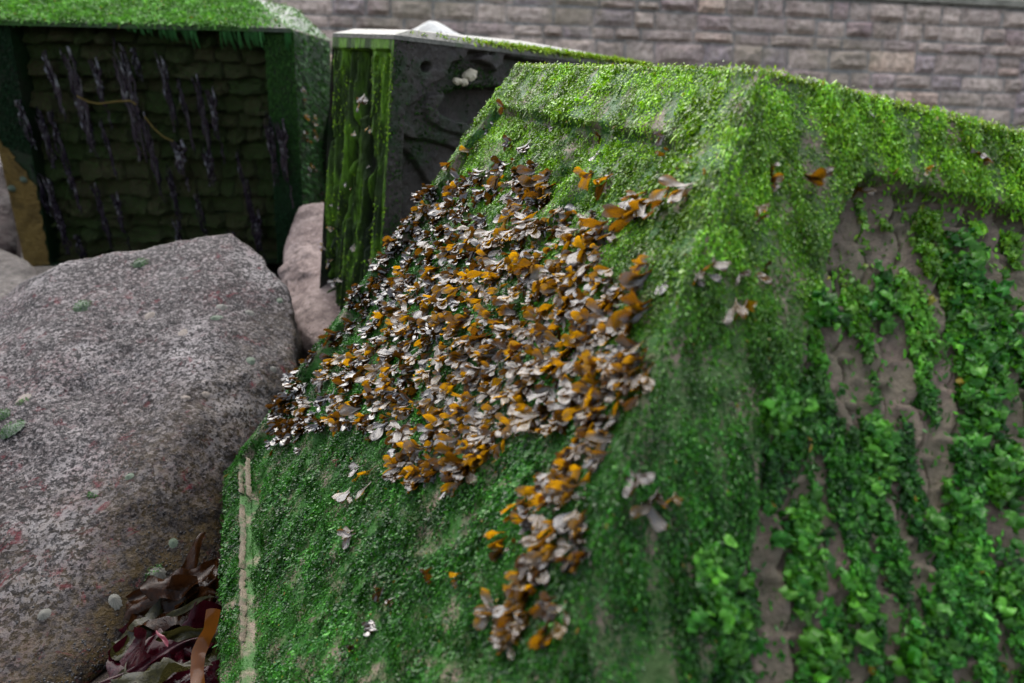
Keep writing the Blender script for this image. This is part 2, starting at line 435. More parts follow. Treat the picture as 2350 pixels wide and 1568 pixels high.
# ------------------------------------------------------------------ surface sampling on grids
class Sheet:
    """a grid of points G[nv,nu,3] with normals; sampled by area"""
    def __init__(s, G, outward):
        s.G = G; nv, nu = G.shape[:2]
        du = np.gradient(G, axis=1); dv = np.gradient(G, axis=0)
        nn = np.cross(du, dv); s.area = np.linalg.norm(nn, axis=-1)
        s.N = nrm(nn)
        if (s.N.reshape(-1, 3).mean(0) @ outward) < 0: s.N = -s.N; s.flip = True
        else: s.flip = False
    def displace(s, h): return s.G + s.N*h[..., None]
    def sample(s, n, wgt=None):
        w = s.area if wgt is None else s.area*wgt
        p = w.ravel()/w.sum(); i = rng.choice(len(p), n, p=p)
        nv, nu = s.area.shape; r, c = i//nu, i % nu
        return (r, c)
def sheet_points(D, N, r, c):
    """jittered positions on displaced grid D"""
    nv, nu = D.shape[:2]
    a = rng.random(len(r)); b = rng.random(len(r))
    r1 = np.minimum(r+1, nv-1); c1 = np.minimum(c+1, nu-1)
    P = (D[r, c]*((1-a)*(1-b))[:, None] + D[r1, c]*(a*(1-b))[:, None] + D[r, c1]*((1-a)*b)[:, None] + D[r1, c1]*(a*b)[:, None])
    return P, N[r, c]
G_DOWN = np.array([0, 0, -1.0])
def fall(N): return nrm(G_DOWN - N*(N@G_DOWN)[:, None])
def bilin(A, B, C, Dd, nu, nv):
    """A top-left, B top-right, C bottom-right, D bottom-left"""
    u = np.linspace(0, 1, nu)[None, :, None]; v = np.linspace(0, 1, nv)[:, None, None]
    return (A*(1-u)+B*u)*(1-v) + (Dd*(1-u)+C*u)*v

# ------------------------------------------------------------------ main block (foreground)
TL, TR, K = U(1185, 150, 1.15), U(1740, 160, .6375), U(518, 1085, 1.2)
_n = np.cross(TR-TL, K-TL)
def on_plane(x, y, A, n):
    d = ray(x, y); return CAM + d*(((A-CAM)@n)/(d@n))
E1 = on_plane(505, 1568, TL, _n); E2 = on_plane(1250, 1568, TL, _n)
# B0: meeting point of the lower edge K-E1 and the ridge TR-E2
a1, a2 = E1-K, E2-TR
sol = np.linalg.lstsq(np.stack([a1, -a2], 1), TR-K, rcond=None)[0]
B0 = K + a1*sol[0]
Rr = U(2350, 308, .66); Rr2 = TR + (Rr-TR)*1.45
RB = Rr2 + (B0-TR)*1.02 + (Rr2-TR)*.12
nuL, nuR, nv_ = 210, 250, 260
GL = bilin(TL, TR, B0, K, nuL, nv_); GR = bilin(TR, Rr2, RB, B0, nuR, nv_)
G = np.concatenate([GL[:, :-1], GR], 1)
for it in range(26):                                # round the ridge where the two faces meet
    Gs = G.copy(); Gs[:, 1:-1] = .25*G[:, :-2]+.5*G[:, 1:-1]+.25*G[:, 2:]
    lo, hi = nuL-16, nuL+14
    G[:, lo:hi] = Gs[:, lo:hi]
nuT = G.shape[1]
outw = nrm(CAM-(TR+B0)/2)
SH = Sheet(G, outw)
uL = np.linspace(0, 1, nuL)[None, :-1]; uR = np.linspace(0, 1, nuR)[None, :]; vv = np.linspace(0, 1, nv_)[:, None]
lenT = np.linalg.norm(TR-TL); lenL = np.linalg.norm(K-TL); lenK = np.linalg.norm(B0-K); lenR = np.linalg.norm(B0-TR)
lenTR = np.linalg.norm(Rr2-TR)
wL = lenT*(1-vv)+lenK*vv
dtop = vv*lenL; dbot = (1-vv)*lenL; dlft = uL*wL; drid = (1-uL)*wL
edge = np.minimum(np.minimum(dtop-.078, dbot-.045), np.minimum(dlft-.03, drid-.07))
hL = -.015*sst(-.001, .004, edge + .003*fbm(GL[:, :-1]*40, 2, 2))
hL = hL + .0035*fbm(GL[:, :-1]*22, 4, 5)
hL = hL - .010*sst(.25, .6, fbm(GL[:, :-1]*np.array([14, 14, 5.]), 3, 9))*(edge > .01)
# worn lip beside the lower edge
aR = uR*lenTR*(1+.3*vv); bR = vv*lenR*np.ones_like(uR)
edR = np.minimum(bR-.085-.006*fbm(GR*15, 2, 4), aR-.115-.02*fbm(GR*9, 2, 6))
hR = -.024*sst(-.001, .003, edR)
# scales: staggered leaning lens-shaped steps
cw, ch = .036, .046
xx = aR - .40*bR + .004*fbm(GR*25, 2, 31); yy = bR + .18*aR + .006*fbm(GR*18, 2, 32)
ci = np.floor(xx/cw); yo = yy/ch + .5*(ci % 2) + .25*_h(ci.astype(np.int64), ci.astype(np.int64)*0, ci.astype(np.int64)*0, 3)
fx = xx/cw-ci; fy = yo-np.floor(yo)
rv = _h(ci.astype(np.int64), np.floor(yo).astype(np.int64), ci.astype(np.int64)*0, 9)
bow = fx - .72 + .9*(fy-.5)**2 * 1.2
scale_h = .010*sst(0, 1, fx/.72)*np.where(bow < 0, 1, 0) * (.55+.6*rv)
gash = -.020*np.exp(-((bow-.04)/.05)**2)*np.exp(-((fy-.5)/.33)**4)
ridge = .006*np.exp(-((fy-.02)/.12)**2)
hR = hR + (scale_h*np.exp(-((fy-.5)/.46)**6) + gash + ridge)*(edR > .004) + .0025*fbm(GR*30, 4, 8)
H = np.concatenate([hL, hR], 1)
fade = np.ones_like(H); H[0] = 0; H[:, 0] *= 0
D = SH.displace(H)
# fillet the top edge a little
block_c = (TL+TR+Rr2+K+B0+RB)/6
back = TL + (Rr2-TR)*1.0
V = [D.reshape(-1, 3)]; base = nv_*nuT
Q = grid_quads(nuT, nv_)
if SH.flip: Q = Q[:, ::-1]
film_ = np.concatenate([np.ones_like(hL), np.where(edR > 0, .18, .8)], 1)
me = fast_mesh('concrete_block', D.reshape(-1, 3), Q, film_.reshape(-1, 1)*np.ones(3))
bm = bmesh.new(); bm.from_mesh(me); bm.verts.ensure_lookup_table()
def vid(r, c): return bm.verts[r*nuT+c]
top_edge = [vid(0, c) for c in range(nuT)]; left_edge = [vid(r, 0) for r in range(nv_)]
bot_edge = [vid(nv_-1, c) for c in range(nuT)]; right_edge = [vid(r, nuT-1) for r in range(nv_)]
bk_t = bm.verts.new(back - np.array([0, 0, .0]))
down = np.array([0, .12, -.22])
lk = bm.verts.new(K + np.array([.10, .10, -.22])); lb = bm.verts.new(B0 + np.array([.03, .16, -.22])); lr = bm.verts.new(RB + np.array([-.05, .14, -.22]))
bk_b = bm.verts.new(np.array([back[0]+.1, back[1]+.35, -.05])); bk_r = bm.verts.new(np.array([RB[0]+.1, back[1], -.05]))
bm.faces.new(top_edge + [bk_t])
bm.faces.new(left_edge + [lk, bk_b, bk_t])
nl = nuL-1
bm.faces.new(bot_edge[:nl+1] + [lb, lk]); bm.faces.new(bot_edge[nl:] + [lr, lb])
bm.faces.new(right_edge + [lr, bk_r, bk_t]); bm.faces.new([lk, lb, lr, bk_r, bk_b]); bm.faces.new([bk_t, bk_b, bk_r])
bm.normal_update(); bm.to_mesh(me); bm.free()
main = link('concrete_block', me, M['main'])
tag(main, 'big foreground concrete block under green algae and brown seaweed with a scaly side panel', 'concrete block', 'concrete sea defence blocks')
main_bvh = BVHTree.FromPolygons([tuple(p) for p in D.reshape(-1, 3)], [tuple(q) for q in grid_quads(nuT, nv_)])
# pale worn lip along the lower edge of the sloping face
def face_pt(u, v, h=0.0):
    P = (TL*(1-u)+TR*u)*(1-v) + (K*(1-u)+B0*u)*v
    return P + nrm(np.cross(TR-TL, K-TL))*(h if SH.N[5, 5] @ nrm(np.cross(TR-TL, K-TL)) > 0 else -h)
def lip_piece(u0, u1, dv, wd):
    nn = 26; rows = []
    for i in range(nn):
        u = u0+(u1-u0)*i/(nn-1); e = math.sin(PI*i/(nn-1))**.4
        w = wd*e*(1+.5*rnd.uniform(-1, 1)); vc = 1-dv/lenL + .0025*rnd.uniform(-1, 1)
        for (q, h) in ((-1, -.004), (-.5, .003), (.5, .004), (1, -.004)):
            rows.append(face_pt(u, vc+q*w/lenL/2, h + .0012*rnd.uniform(-1, 1)))
    return fast_mesh('worn_lip', np.array(rows), grid_quads(4, nn)[:, ::-1])
for (u0, u1, dv, wd) in ((.045, .125, .046, .013), (.16, .30, .048, .013), (.305, .43, .047, .012), (.05, .16, .066, .009)):
    link('worn_lip', lip_piece(u0, u1, dv, wd*.36), M['wornlip'], main)

# algae carpet on the main block
fn = SH.N; pos_u = np.concatenate([uL*np.ones((nv_, 1)), 1+uR*np.ones((nv_, 1))], 1)
isR = pos_u >= 1
FA = nrm(G_DOWN - fn*(fn@G_DOWN)[..., None])
AC = np.cross(fn, FA)
ca = (D*AC).sum(-1); cf = (D*FA).sum(-1)
streak = fbm(np.stack([ca*64, cf*15, ca*0], -1), 4, 51)           # runs down the slope
clump = fbm(D*45, 3, 61)
dridge = np.concatenate([drid, aR*1.0], 1)
lipd = np.concatenate([np.exp(-((dbot-.047)/.006)**2)*np.ones_like(uL), np.zeros_like(aR)], 1)
barepatch = sst(.12, .5, fbm(np.stack([ca*16, cf*5, ca*0], -1), 4, 71))
lowL = np.concatenate([sst(.17, .0, dbot)*np.ones_like(uL), np.zeros_like(aR)], 1)
eR = np.concatenate([np.full_like(hL, -1.0), edR], 1)
dens = np.where(isR, np.where(eR > .005, .24+1.1*sst(-.06, .38, streak+.25*clump), .85*sst(-.75, -.05, streak+.35*clump)), 1.0*sst(-.85, .0, streak+.4*clump))
dens = dens*(1-.35*lipd)*(1-.6*barepatch*(lowL*.8+.08))
dens = dens*(1-.55*sst(.05, 0, dridge)*sst(-.1, .35, fbm(D*20, 3, 77)))
gash_m = np.concatenate([np.zeros_like(hL), sst(-.004, -.016, hR)], 1)*isR
dens = dens*(1-.85*gash_m)
all_e = np.concatenate([edge, edR], 1); dens = dens*(1-.93*np.exp(-((all_e-.004)/np.concatenate([np.full_like(hL, .0035), np.full_like(hR, .0065)], 1))**2)*(np.concatenate([dtop*np.ones_like(uL), bR], 1) < .12))
parts = []
def height_tone(P):   # brighter, yellower growth near the top edge of the block
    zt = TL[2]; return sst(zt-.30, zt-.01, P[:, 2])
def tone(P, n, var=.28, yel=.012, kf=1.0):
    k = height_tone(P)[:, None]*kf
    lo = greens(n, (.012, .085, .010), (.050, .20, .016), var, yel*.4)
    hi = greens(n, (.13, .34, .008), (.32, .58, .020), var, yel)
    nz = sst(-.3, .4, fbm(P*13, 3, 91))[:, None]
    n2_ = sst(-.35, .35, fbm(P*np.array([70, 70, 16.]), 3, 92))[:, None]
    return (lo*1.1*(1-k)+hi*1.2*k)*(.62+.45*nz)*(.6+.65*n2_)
# short blades, left face
wl_ = dens*(~isR)
n1 = 310000
r, c = SH.sample(n1, wl_); P, N = sheet_points(D, SH.N, r, c)
hgt = sst(-.3, .5, clump[r, c])
P = P + N*(rng.random(n1)*.006*hgt)[:, None]
szc = .65+.75*sst(-.4, .45, fbm(P*28, 3, 131))*(.6+.8*rng.random(n1)**3)
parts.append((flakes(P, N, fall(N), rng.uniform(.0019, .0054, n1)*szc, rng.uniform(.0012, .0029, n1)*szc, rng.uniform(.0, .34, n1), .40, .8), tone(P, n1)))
# longer filaments hanging down the slope
n2 = 9000
r, c = SH.sample(n2, dens*sst(-.1, .4, streak)*np.where(isR, .5, 1)); P, N = sheet_points(D, SH.N, r, c)
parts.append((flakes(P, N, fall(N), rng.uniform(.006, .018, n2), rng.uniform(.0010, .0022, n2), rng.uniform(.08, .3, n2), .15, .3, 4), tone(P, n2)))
# right face: coarser leaves
n3 = 118000
wr = dens*isR*np.where(eR < 0, 1.35, .9)
r, c = SH.sample(n3, wr); P, N = sheet_points(D, SH.N, r, c)
P = P + N*(rng.random(n3)*.010*sst(-.2, .5, streak[r, c]))[:, None]
szb = np.where(eR[r, c] < 0, .62, 1.0)
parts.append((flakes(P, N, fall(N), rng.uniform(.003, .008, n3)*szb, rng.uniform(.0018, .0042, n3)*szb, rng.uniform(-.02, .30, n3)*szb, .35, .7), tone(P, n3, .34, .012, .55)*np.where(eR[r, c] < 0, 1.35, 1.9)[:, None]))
# fringe on the top edge
n4 = 4500
cc = rng.integers(0, nuT, n4); P = D[0, cc] + rng.normal(0, .0025, (n4, 3)); N = np.tile(np.array([0, 0, 1.0]), (n4, 1))*.8 + SH.N[0, cc]*.3
parts.append((flakes(P, nrm(N), fall(SH.N[0, cc]), rng.uniform(.002, .0045, n4), rng.uniform(.0012, .0026, n4), rng.uniform(.05, .4, n4), .4, .8),
              greens(n4, (.14, .30, .012), (.34, .50, .03), .25, .03)))
o = flake_obj('green_algae', parts, M['algae'])
tag(o, 'short wet green algae carpeting the big foreground block', 'algae', kind='stuff')

# ruffled sea lettuce on the scaly face
def ruffles(P, N, T, L, Wd, rows=6, cols=4):
    n = len(P)
    Dv = nrm(T + N*rng.uniform(-.08, .18, n)[:, None] + rng.normal(0, .28, (n, 3))); Sd = nrm(np.cross(Dv, N)); Bn = nrm(np.cross(Sd, Dv))
    Bn = np.where(((Bn*N).sum(1) < 0)[:, None], -Bn, Bn)
    V = np.zeros((n, rows, cols, 3)); ph = rng.random((n, 4))*6.28
    for i in range(rows):
        t = i/(rows-1)
        for j in range(cols):
            q = j/(cols-1)*2-1
            w = Wd*(.55+.75*math.sin(PI*min(1, t*.85+.08)))
            wav = (np.sin(ph[:, 0]+t*7+q*2)*.22 + np.sin(ph[:, 1]+t*15*abs(q)+q*4)*.28*abs(q)+np.sin(ph[:, 2]+q*5)*.16)*Wd
            wav = wav + np.sin(ph[:, 2]*3+t*23+q*11)*.10*Wd
            V[:, i, j] = P + Dv*(L*t*(1-.12*abs(q)))[:, None] + Sd*(w*q*.5+np.sin(ph[:, 3]+t*9)*Wd*.12)[:, None] + Bn*(wav+.003+L*.08*math.sin(PI*t))[:, None]
    idx = np.arange(n)[:, None]*(rows*cols)
    Q = np.concatenate([idx+q[None] for q in grid_quads(cols, rows)])
    V = V + rng.normal(0, 1, V.shape)*(.11*Wd)[:, None, None, None]
    return V.reshape(-1, 3), Q, rows*cols
parts = []
n5 = 15000
wq = isR*(eR > .012)*sst(.03, .42, streak+.2*clump)
r, c = SH.sample(n5, wq); P, N = sheet_points(D, SH.N, r, c)
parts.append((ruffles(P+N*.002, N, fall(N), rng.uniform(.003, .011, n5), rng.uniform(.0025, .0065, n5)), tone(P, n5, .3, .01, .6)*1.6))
def hit_main(x, y):
    d = Vector(ray(x, y)).normalized(); h = main_bvh.ray_cast(Vector(CAM), d)
    if h[0] is None: return None
    nn = np.array(h[1]); nn = nn if nn @ np.array(d) < 0 else -nn
    return np.array(h[0]), nn
for (x, y, k, sp) in ((2200, 640, 40, 60), (2280, 760, 34, 60), (2240, 1460, 0, 0), (1830, 1220, 30, 55), (1790, 950, 22, 45), (2000, 1030, 24, 45), (2010, 690, 16, 40),
                  (2230, 870, 30, 60), (1880, 700, 12, 30), (1630, 1320, 18, 50), (1870, 1490, 24, 50), (2290, 1060, 26, 50), (2180, 1180, 20, 50),
                  (1830, 1330, 18, 40), (1680, 1430, 18, 40), (2100, 1500, 20, 60), (2300, 1330, 20, 50), (1960, 1370, 14, 40)):
    pts = [hit_main(x+rng.normal(0, sp*.45), y+rng.normal(0, sp*.9)) for _ in range(int(k*2.6))]
    pts = [p for p in pts if p]
    if not pts: continue
    P = np.array([p[0] for p in pts]); N = np.tile(SH.N[nv_//2, nuT-60], (len(pts), 1)); m = len(pts)
    parts.append((ruffles(P+N*.004, N, fall(N), rng.uniform(.006, .017, m), rng.uniform(.005, .011, m)), greens(m, (.022, .15, .012), (.10, .32, .025), .35)))
o = flake_obj('sea_lettuce', parts, M['algae'])
tag(o, 'crumpled bright green sea lettuce draped over the scaly side of the big block', 'sea lettuce', kind='stuff')

# ------------------------------------------------------------------ far block with the rough stone panel
Yt, Yb = 2.36, 2.47
lb_ = {}
A_TL, A_TR = UY(-70, 50, Yt), UY(672, 69, Yt)
A_BR0, A_BR, A_BL = UY(697, 535, Yb-.02), UY(640, 606, Yb+.02), UY(60, 612, Yb)
I_TL, I_TR, I_BR, I_BL = UY(20, 56, Yt), UY(606, 66, Yt), UY(638, 602, Yb), UY(117, 606, Yb)
back_y = 3.05
C_R = UY(757, 96, back_y); C_RB = UY(765, 500, back_y)
RF1 = UY(575, -6, Yt+.30); RF0 = UY(-160, -20, Yt+.30)
D_R = RF1 + np.array([.02, .45, .0])
rec = np.array([0, .075, 0])
Vb = [A_TL, A_TR, A_BR0, A_BR, A_BL, I_TL, I_TR, I_BR, I_BL, I_TL+rec, I_TR+rec, I_BR+rec, I_BL+rec, C_R, C_RB,
      A_TL+np.array([-.1, .7, 0]), A_BL+np.array([0, .6, -.1]), A_BR+np.array([.0, .5, -.1])]
o1 = empty('concrete_block', (A_BL+A_BR)/2)
def relo(V, o): return [np.asarray(v)-np.array(o.location) for v in V]
fs = [(0, 5, 8, 4), (0, 1, 6, 5), (1, 2, 3, 7, 6), (4, 8, 7, 3), (5, 6, 10, 9), (6, 7, 11, 10), (7, 8, 12, 11), (8, 5, 9, 12), (9, 10, 11, 12),
      (1, 13, 14, 2), (0, 4, 16, 15), (3, 2, 14, 17), (4, 3, 17, 16), (15, 16, 17, 14, 13), (0, 15, 13, 1)]
link('body', poly_mesh('body', relo(Vb, o1), fs), M['left'], o1)
tag(o1, 'dark concrete block with a rough stone-faced panel under a sloping green top', 'concrete block', 'concrete sea defence blocks')
lipv = np.array([0, -.018, -.002])
lift = np.array([0, 0, .006])
Vr = [A_TL+lipv+lift, A_TR+lipv+lift, RF1, RF0, C_R+lift, D_R, RF0+np.array([0, .5, 0]), A_TL+lift+np.array([-.1, .7, 0])]
Vr += [Vr[0]-np.array([0, 0, .012]), Vr[1]-np.array([0, 0, .012]), A_TL+lift*.5, A_TR+lift*.5]
link('sloping_top', poly_mesh('sloping_top', relo(Vr, o1), [(0, 1, 2, 3), (1, 4, 5, 2), (3, 2, 5, 6), (0, 3, 6, 7), (0, 8, 9, 1), (8, 10, 11, 9)]), M['roof'], o1)
# rough stones of the panel, each one a piece
def lump_mesh(k):
    nu, nv = 10, 8
    a, b = np.meshgrid(np.linspace(-.5, .5, nu), np.linspace(-.5, .5, nv))
    e = np.minimum(.5-np.abs(a), .5-np.abs(b))
    prof = .45 + .55*sst(.45, -.30, b)*(1-.25*sst(-.35, -.5, b))
    z = np.where(e < 1e-6, -.15, prof) + np.where(e > 1e-6, .55*fbm(np.stack([a*4+k*7, b*3, a*0+k], -1), 3, k+200), 0)
    aa = a*1.03 + .10*fbm(np.stack([a*3+k, b*3, a*0+3.1], -1), 2, k+240)
    bb = b*1.03 + .16*fbm(np.stack([a*3.5+k, b*2, a*0+8.1], -1), 3, k+280)
    return fast_mesh('rough_stone', np.stack([aa, bb, z], -1).reshape(-1, 3), grid_quads(nu, nv), smooth=False)
lumps = [lump_mesh(k) for k in range(9)]
for me in lumps: me.materials.append(M['lump'])
p0, p1, p2, p3 = I_TL+rec, I_TR+rec, I_BR+rec, I_BL+rec
def panel(u, v): return (p0*(1-u)+p1*u)*(1-v) + (p3*(1-u)+p2*u)*v
pn = nrm(np.cross(p1-p0, p3-p0)); pn = pn if pn[1] < 0 else -pn
Rp = frame_of(pn, p1-p0)
lr_ = random.Random(3); vq = 0.0
while vq < .995:
    hh = lr_.uniform(.05, .088); hh = min(hh, 1-vq) if 1-vq-hh > .03 else 1-vq
    uq = 0.0
    while uq < .995:
        ww = lr_.uniform(.06, .15); ww = ww if 1-uq-ww > .04 else 1-uq
        c0 = panel(uq+ww/2, vq+hh/2); wid = np.linalg.norm(panel(uq+ww, vq)-panel(uq, vq)); hei = np.linalg.norm(panel(uq, vq+hh)-panel(uq, vq))
        lo_ = link('rough_stone', lr_.choice(lumps), None, o1)
        set_mat(lo_, Rp@np.array(Matrix.Rotation(lr_.uniform(-.09, .09), 3, 'Z'))@np.array(Matrix.Rotation(lr_.uniform(-.16, .10), 3, 'X')), c0-np.array(o1.location)+pn*.002, (wid*lr_.uniform(1.0, 1.15)*lr_.choice((1, -1)), hei*lr_.uniform(1.0, 1.18), lr_.uniform(.016, .048)))
        uq += ww
    vq += hh
# ochre crust on the frame beside the panel
def fr(u, v): # frame strip on the left of the panel, u 0 outer .. 1 inner
    return (A_TL*(1-v)+A_BL*v)*(1-u) + (I_TL*(1-v)+I_BL*v)*u
fnn = nrm(np.cross(A_TR-A_TL, A_BL-A_TL)); fnn = fnn if fnn[1] < 0 else -fnn
rows = []
nr = 40
for i in range(nr):
    v0 = .40+.60*i/(nr-1)
    inner = min(.98, max(.05, (i/(nr-1))*2.6-.05)) + .05*math.sin(i*1.3)+.03*math.sin(i*2.9)
    inner = min(inner, .99)
    for j in range(8):
        u = inner*j/7
        rows.append(fr(u, v0) + fnn*(.0035 + .0015*vnoise(np.array([i*.4, j*.9, 2.0]), 5)) - (np.array(o1.location)))
oc = link('ochre_crust', fast_mesh('ochre_crust', np.array(rows), grid_quads(8, nr)), M['ochre'], o1)
# turf on the sloping top, right strip, right side, with drips under the eave
def tri_sample(quads, n):
    Pn, Nn = [], []
    A = []
    T_ = []
    for q in quads:
        q = [np.asarray(x) for x in q]
        for t_ in ((q[0], q[1], q[2]), (q[0], q[2], q[3])):
            cr = np.cross(t_[1]-t_[0], t_[2]-t_[0]); A.append(np.linalg.norm(cr)); T_.append((t_, nrm(cr)))
    A = np.array(A); k = rng.choice(len(A), n, p=A/A.sum()); a = rng.random((n, 1)); b = rng.random((n, 1)); m = a[:, 0]+b[:, 0] > 1; a[m] = 1-a[m]; b[m] = 1-b[m]
    t0 = np.array([t[0][0] for t in T_])[k]; t1 = np.array([t[0][1] for t in T_])[k]; t2 = np.array([t[0][2] for t in T_])[k]; N = np.array([t[1] for t in T_])[k]
    P = t0+(t1-t0)*a+(t2-t0)*b
    fl = ((CAM-P)*N).sum(1) < 0; N[fl] *= -1
    return P, N
parts = []
n = 34000
P, N = tri_sample([(Vr[0], Vr[1], Vr[2], Vr[3])], n)
px = proj(P)[0]; keep = rng.random(n) < np.clip(1.1-.9*sst(480, 650, px), .08, 1); P, N = P[keep], N[keep]; n = len(P)
P = P + N*(rng.random(n)*.008)[:, None]
parts.append((flakes(P, N, fall(N), rng.uniform(.006, .016, n), rng.uniform(.003, .007, n), rng.uniform(.1, .6, n), .4, .9), greens(n, (.06, .21, .028), (.16, .40, .07), .3, .01)*(.7+.5*sst(-.3, .3, fbm(P*22, 3, 14)))[:, None]))
n = 700
P, N = tri_sample([(Vr[1], Vr[4], Vr[5], Vr[2])], n)
parts.append((flakes(P, N, fall(N), rng.uniform(.006, .02, n), rng.uniform(.003, .008, n), rng.uniform(.1, .5, n), .4, .8), greens(n, (.05, .15, .03), (.12, .26, .06), .3)))
n = 9000
P, N = tri_sample([(A_TR, I_TR, I_BR, A_BR0)], n); N = np.tile(fnn, (n, 1))
P = P + N*.001
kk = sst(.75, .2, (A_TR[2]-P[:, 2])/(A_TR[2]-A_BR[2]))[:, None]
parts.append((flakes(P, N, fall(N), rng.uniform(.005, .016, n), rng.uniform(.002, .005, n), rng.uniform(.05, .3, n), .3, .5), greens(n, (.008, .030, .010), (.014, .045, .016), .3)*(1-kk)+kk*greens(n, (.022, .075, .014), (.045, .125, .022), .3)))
n = 6500
P, N = tri_sample([(A_TR, C_R, C_RB, A_BR0)], n); 
parts.append((flakes(P, N, fall(N), rng.uniform(.008, .028, n), rng.uniform(.003, .008, n), rng.uniform(.1, .4, n), .4, .6), greens(n, (.02, .07, .02), (.07, .19, .045), .35)))
n = 4000
P, N = tri_sample([(A_TL, I_TL, I_BL*.5+I_TL*.5, A_BL*.45+A_TL*.55)], n); N = np.tile(fnn, (n, 1))
parts.append((flakes(P+N*.001, N, fall(N), rng.uniform(.005, .014, n), rng.uniform(.002, .005, n), rng.uniform(.05, .3, n), .3, .5), greens(n, (.006, .022, .008), (.012, .04, .014), .3)))
n = 420    # drips under the eave
tt = rng.random(n); clus = .5+.5*vnoise(np.stack([tt*26, tt*0, tt*0], -1), 21); tt = tt[clus > .45]; n = len(tt)
P = Vr[8]*(1-tt)[:, None]+Vr[9]*tt[:, None]+np.array([0, .002, .012]); N = np.tile(fnn, (n, 1)); T = np.tile(G_DOWN, (n, 1))
parts.append((flakes(P, N, T, rng.uniform(.012, .05, n)*(.4+1.1*sst(.45, .75, tt)), rng.uniform(.003, .007, n), np.full(n, .03), .05, .12, 4), greens(n, (.03, .13, .03), (.06, .20, .06), .25)))
n = 9000   # green film tufts on the rough stones
P, N = tri_sample([(p0, p1, p2, p3)], n); N = np.tile(pn, (n, 1)); m = fbm(P*9, 4, 33) + .35*sst(.3, .9, (P[:, 2]-I_BL[2])/(I_TL[2]-I_BL[2])) > .22
P, N = P[m]+pn*.035, N[m]; n = len(P)
o2 = flake_obj('green_turf', parts, M['algae_far'])
tag(o2, 'bright green turf on the sloping top and frame of the stone-panelled block', 'algae', kind='stuff')

# dark purple laver hanging in strips over the panel
def laver_mesh(k, nst=5):
    V, Q, off = [], [], 0
    lr = np.random.default_rng(100+k)
    for s in range(nst):
        rows = 12; L = lr.uniform(.35, 1.0); x0 = lr.uniform(-.26, .26); w = lr.uniform(.025, .085); y0 = lr.uniform(-.12, .12)
        for i in range(rows):
            t = i/(rows-1)
            cx = x0*(1-.35*t) + .05*math.sin(t*9+s*2+k) + .03*lr.normal(); hw = w*(.45+.7*math.sin(PI*(.12+.8*t)))*lr.uniform(.6, 1.3)
            z = .03+.025*s/ nst + .010*math.sin(t*9+s*3+k)+.008*lr.normal()
            for q in (-1, 0, 1): V.append((cx+hw*q, y0-L*t, z+(.018 if q == 0 else lr.normal()*.008)))
        Q.append(grid_quads(3, rows)+off); off += rows*3
    return fast_mesh('laver', np.array(V), np.concatenate(Q))
lav = [laver_mesh(k, 6+k % 4) for k in range(6)]
for me in lav: me.materials.append(M['laver'])
def on_panel(x, y):
    d = ray(x, y); return CAM + d*(((p0-CAM)@pn)/(d@pn))
for i, (x, y, L, wsc, lab) in enumerate((
    (130, 118, 130, 1.5, 'dark purple laver strip nearest the ochre side at the top of the rough panel'),
    (180, 128, 190, 1.7, 'widest bunch of purple laver caught in the upper part of the rough panel'),
    (240, 140, 120, 1.0, 'short purple laver strip between the two big bunches on the rough panel'),
    (295, 108, 260, 1.9, 'longest bunch of glossy purple laver hanging down the middle of the rough panel'),
    (330, 110, 60, .8, None), (388, 130, 170, .9, 'thin purple laver strip just past the middle bunch on the rough panel'),
    (430, 180, 150, .9, None), (468, 185, 160, 1.0, 'glossy purple laver strip above the curling yellow straw end'), (500, 208, 130, 1.0, None),
    (115, 250, 130, .9, None), (145, 260, 150, .9, None), (205, 225, 120, 1.1, 'purple laver dangling under the widest bunch'), (255, 270, 120, .8, None),
    (350, 270, 160, 1.1, None), (425, 320, 90, 1.6, 'purple laver clump at the lower end of the yellow straw'), (490, 330, 90, 1.2, None),
    (100, 365, 110, .8, None), (130, 400, 130, .9, None), (180, 380, 90, 1.0, None), (240, 425, 130, .9, None), (285, 440, 110, .9, None), (405, 380, 140, .8, None),
    (470, 440, 90, .9, None), (420, 495, 90, .9, None), (560, 340, 140, .8, None), (580, 420, 160, .9, None), (600, 480, 110, 1.1, None), (150, 460, 120, 1.0, None),
    (200, 530, 70, .9, None), (545, 520, 80, .9, None))):
    P = on_panel(x, y) + pn*.050; px = P; Zc = proj(P)[2]; ln = L*Zc/F
    o = link('purple_laver', lav[i % 6], None); set_mat(o, Rp, P, (.050*wsc, ln*1.15, .35))
    zone_ = ('in the upper rows' if y < 240 else 'in the middle rows' if y < 400 else 'in the lowest rows') + ' of the rough panel, ' + ('near the flat frame' if x > 520 else 'near the ochre side' if x < 160 else 'well inside')
    tag(o, lab or 'narrow purple laver strip '+zone_, 'seaweed', 'strips of purple laver on the rough panel')
for i, (x, y, L, w, lab) in enumerate(((646, 290, 190, 1.0, 'purple laver strip on the flat green frame just outside the rough panel'), (618, 270, 190, .9, 'purple laver strip along the inner edge of the flat green frame'), (52, 235, 110, .9, 'purple laver looped on the frame above the ochre crust'))):
    d = ray(x, y); P = CAM + d*(((A_TR-CAM)@fnn)/(d@fnn)) + fnn*.004
    o = link('purple_laver', lav[(i+2) % 6], None); set_mat(o, Rp, P, (.06*w, L*2.2/F, .3)); tag(o, lab, 'seaweed', 'strips of purple laver on the rough panel')

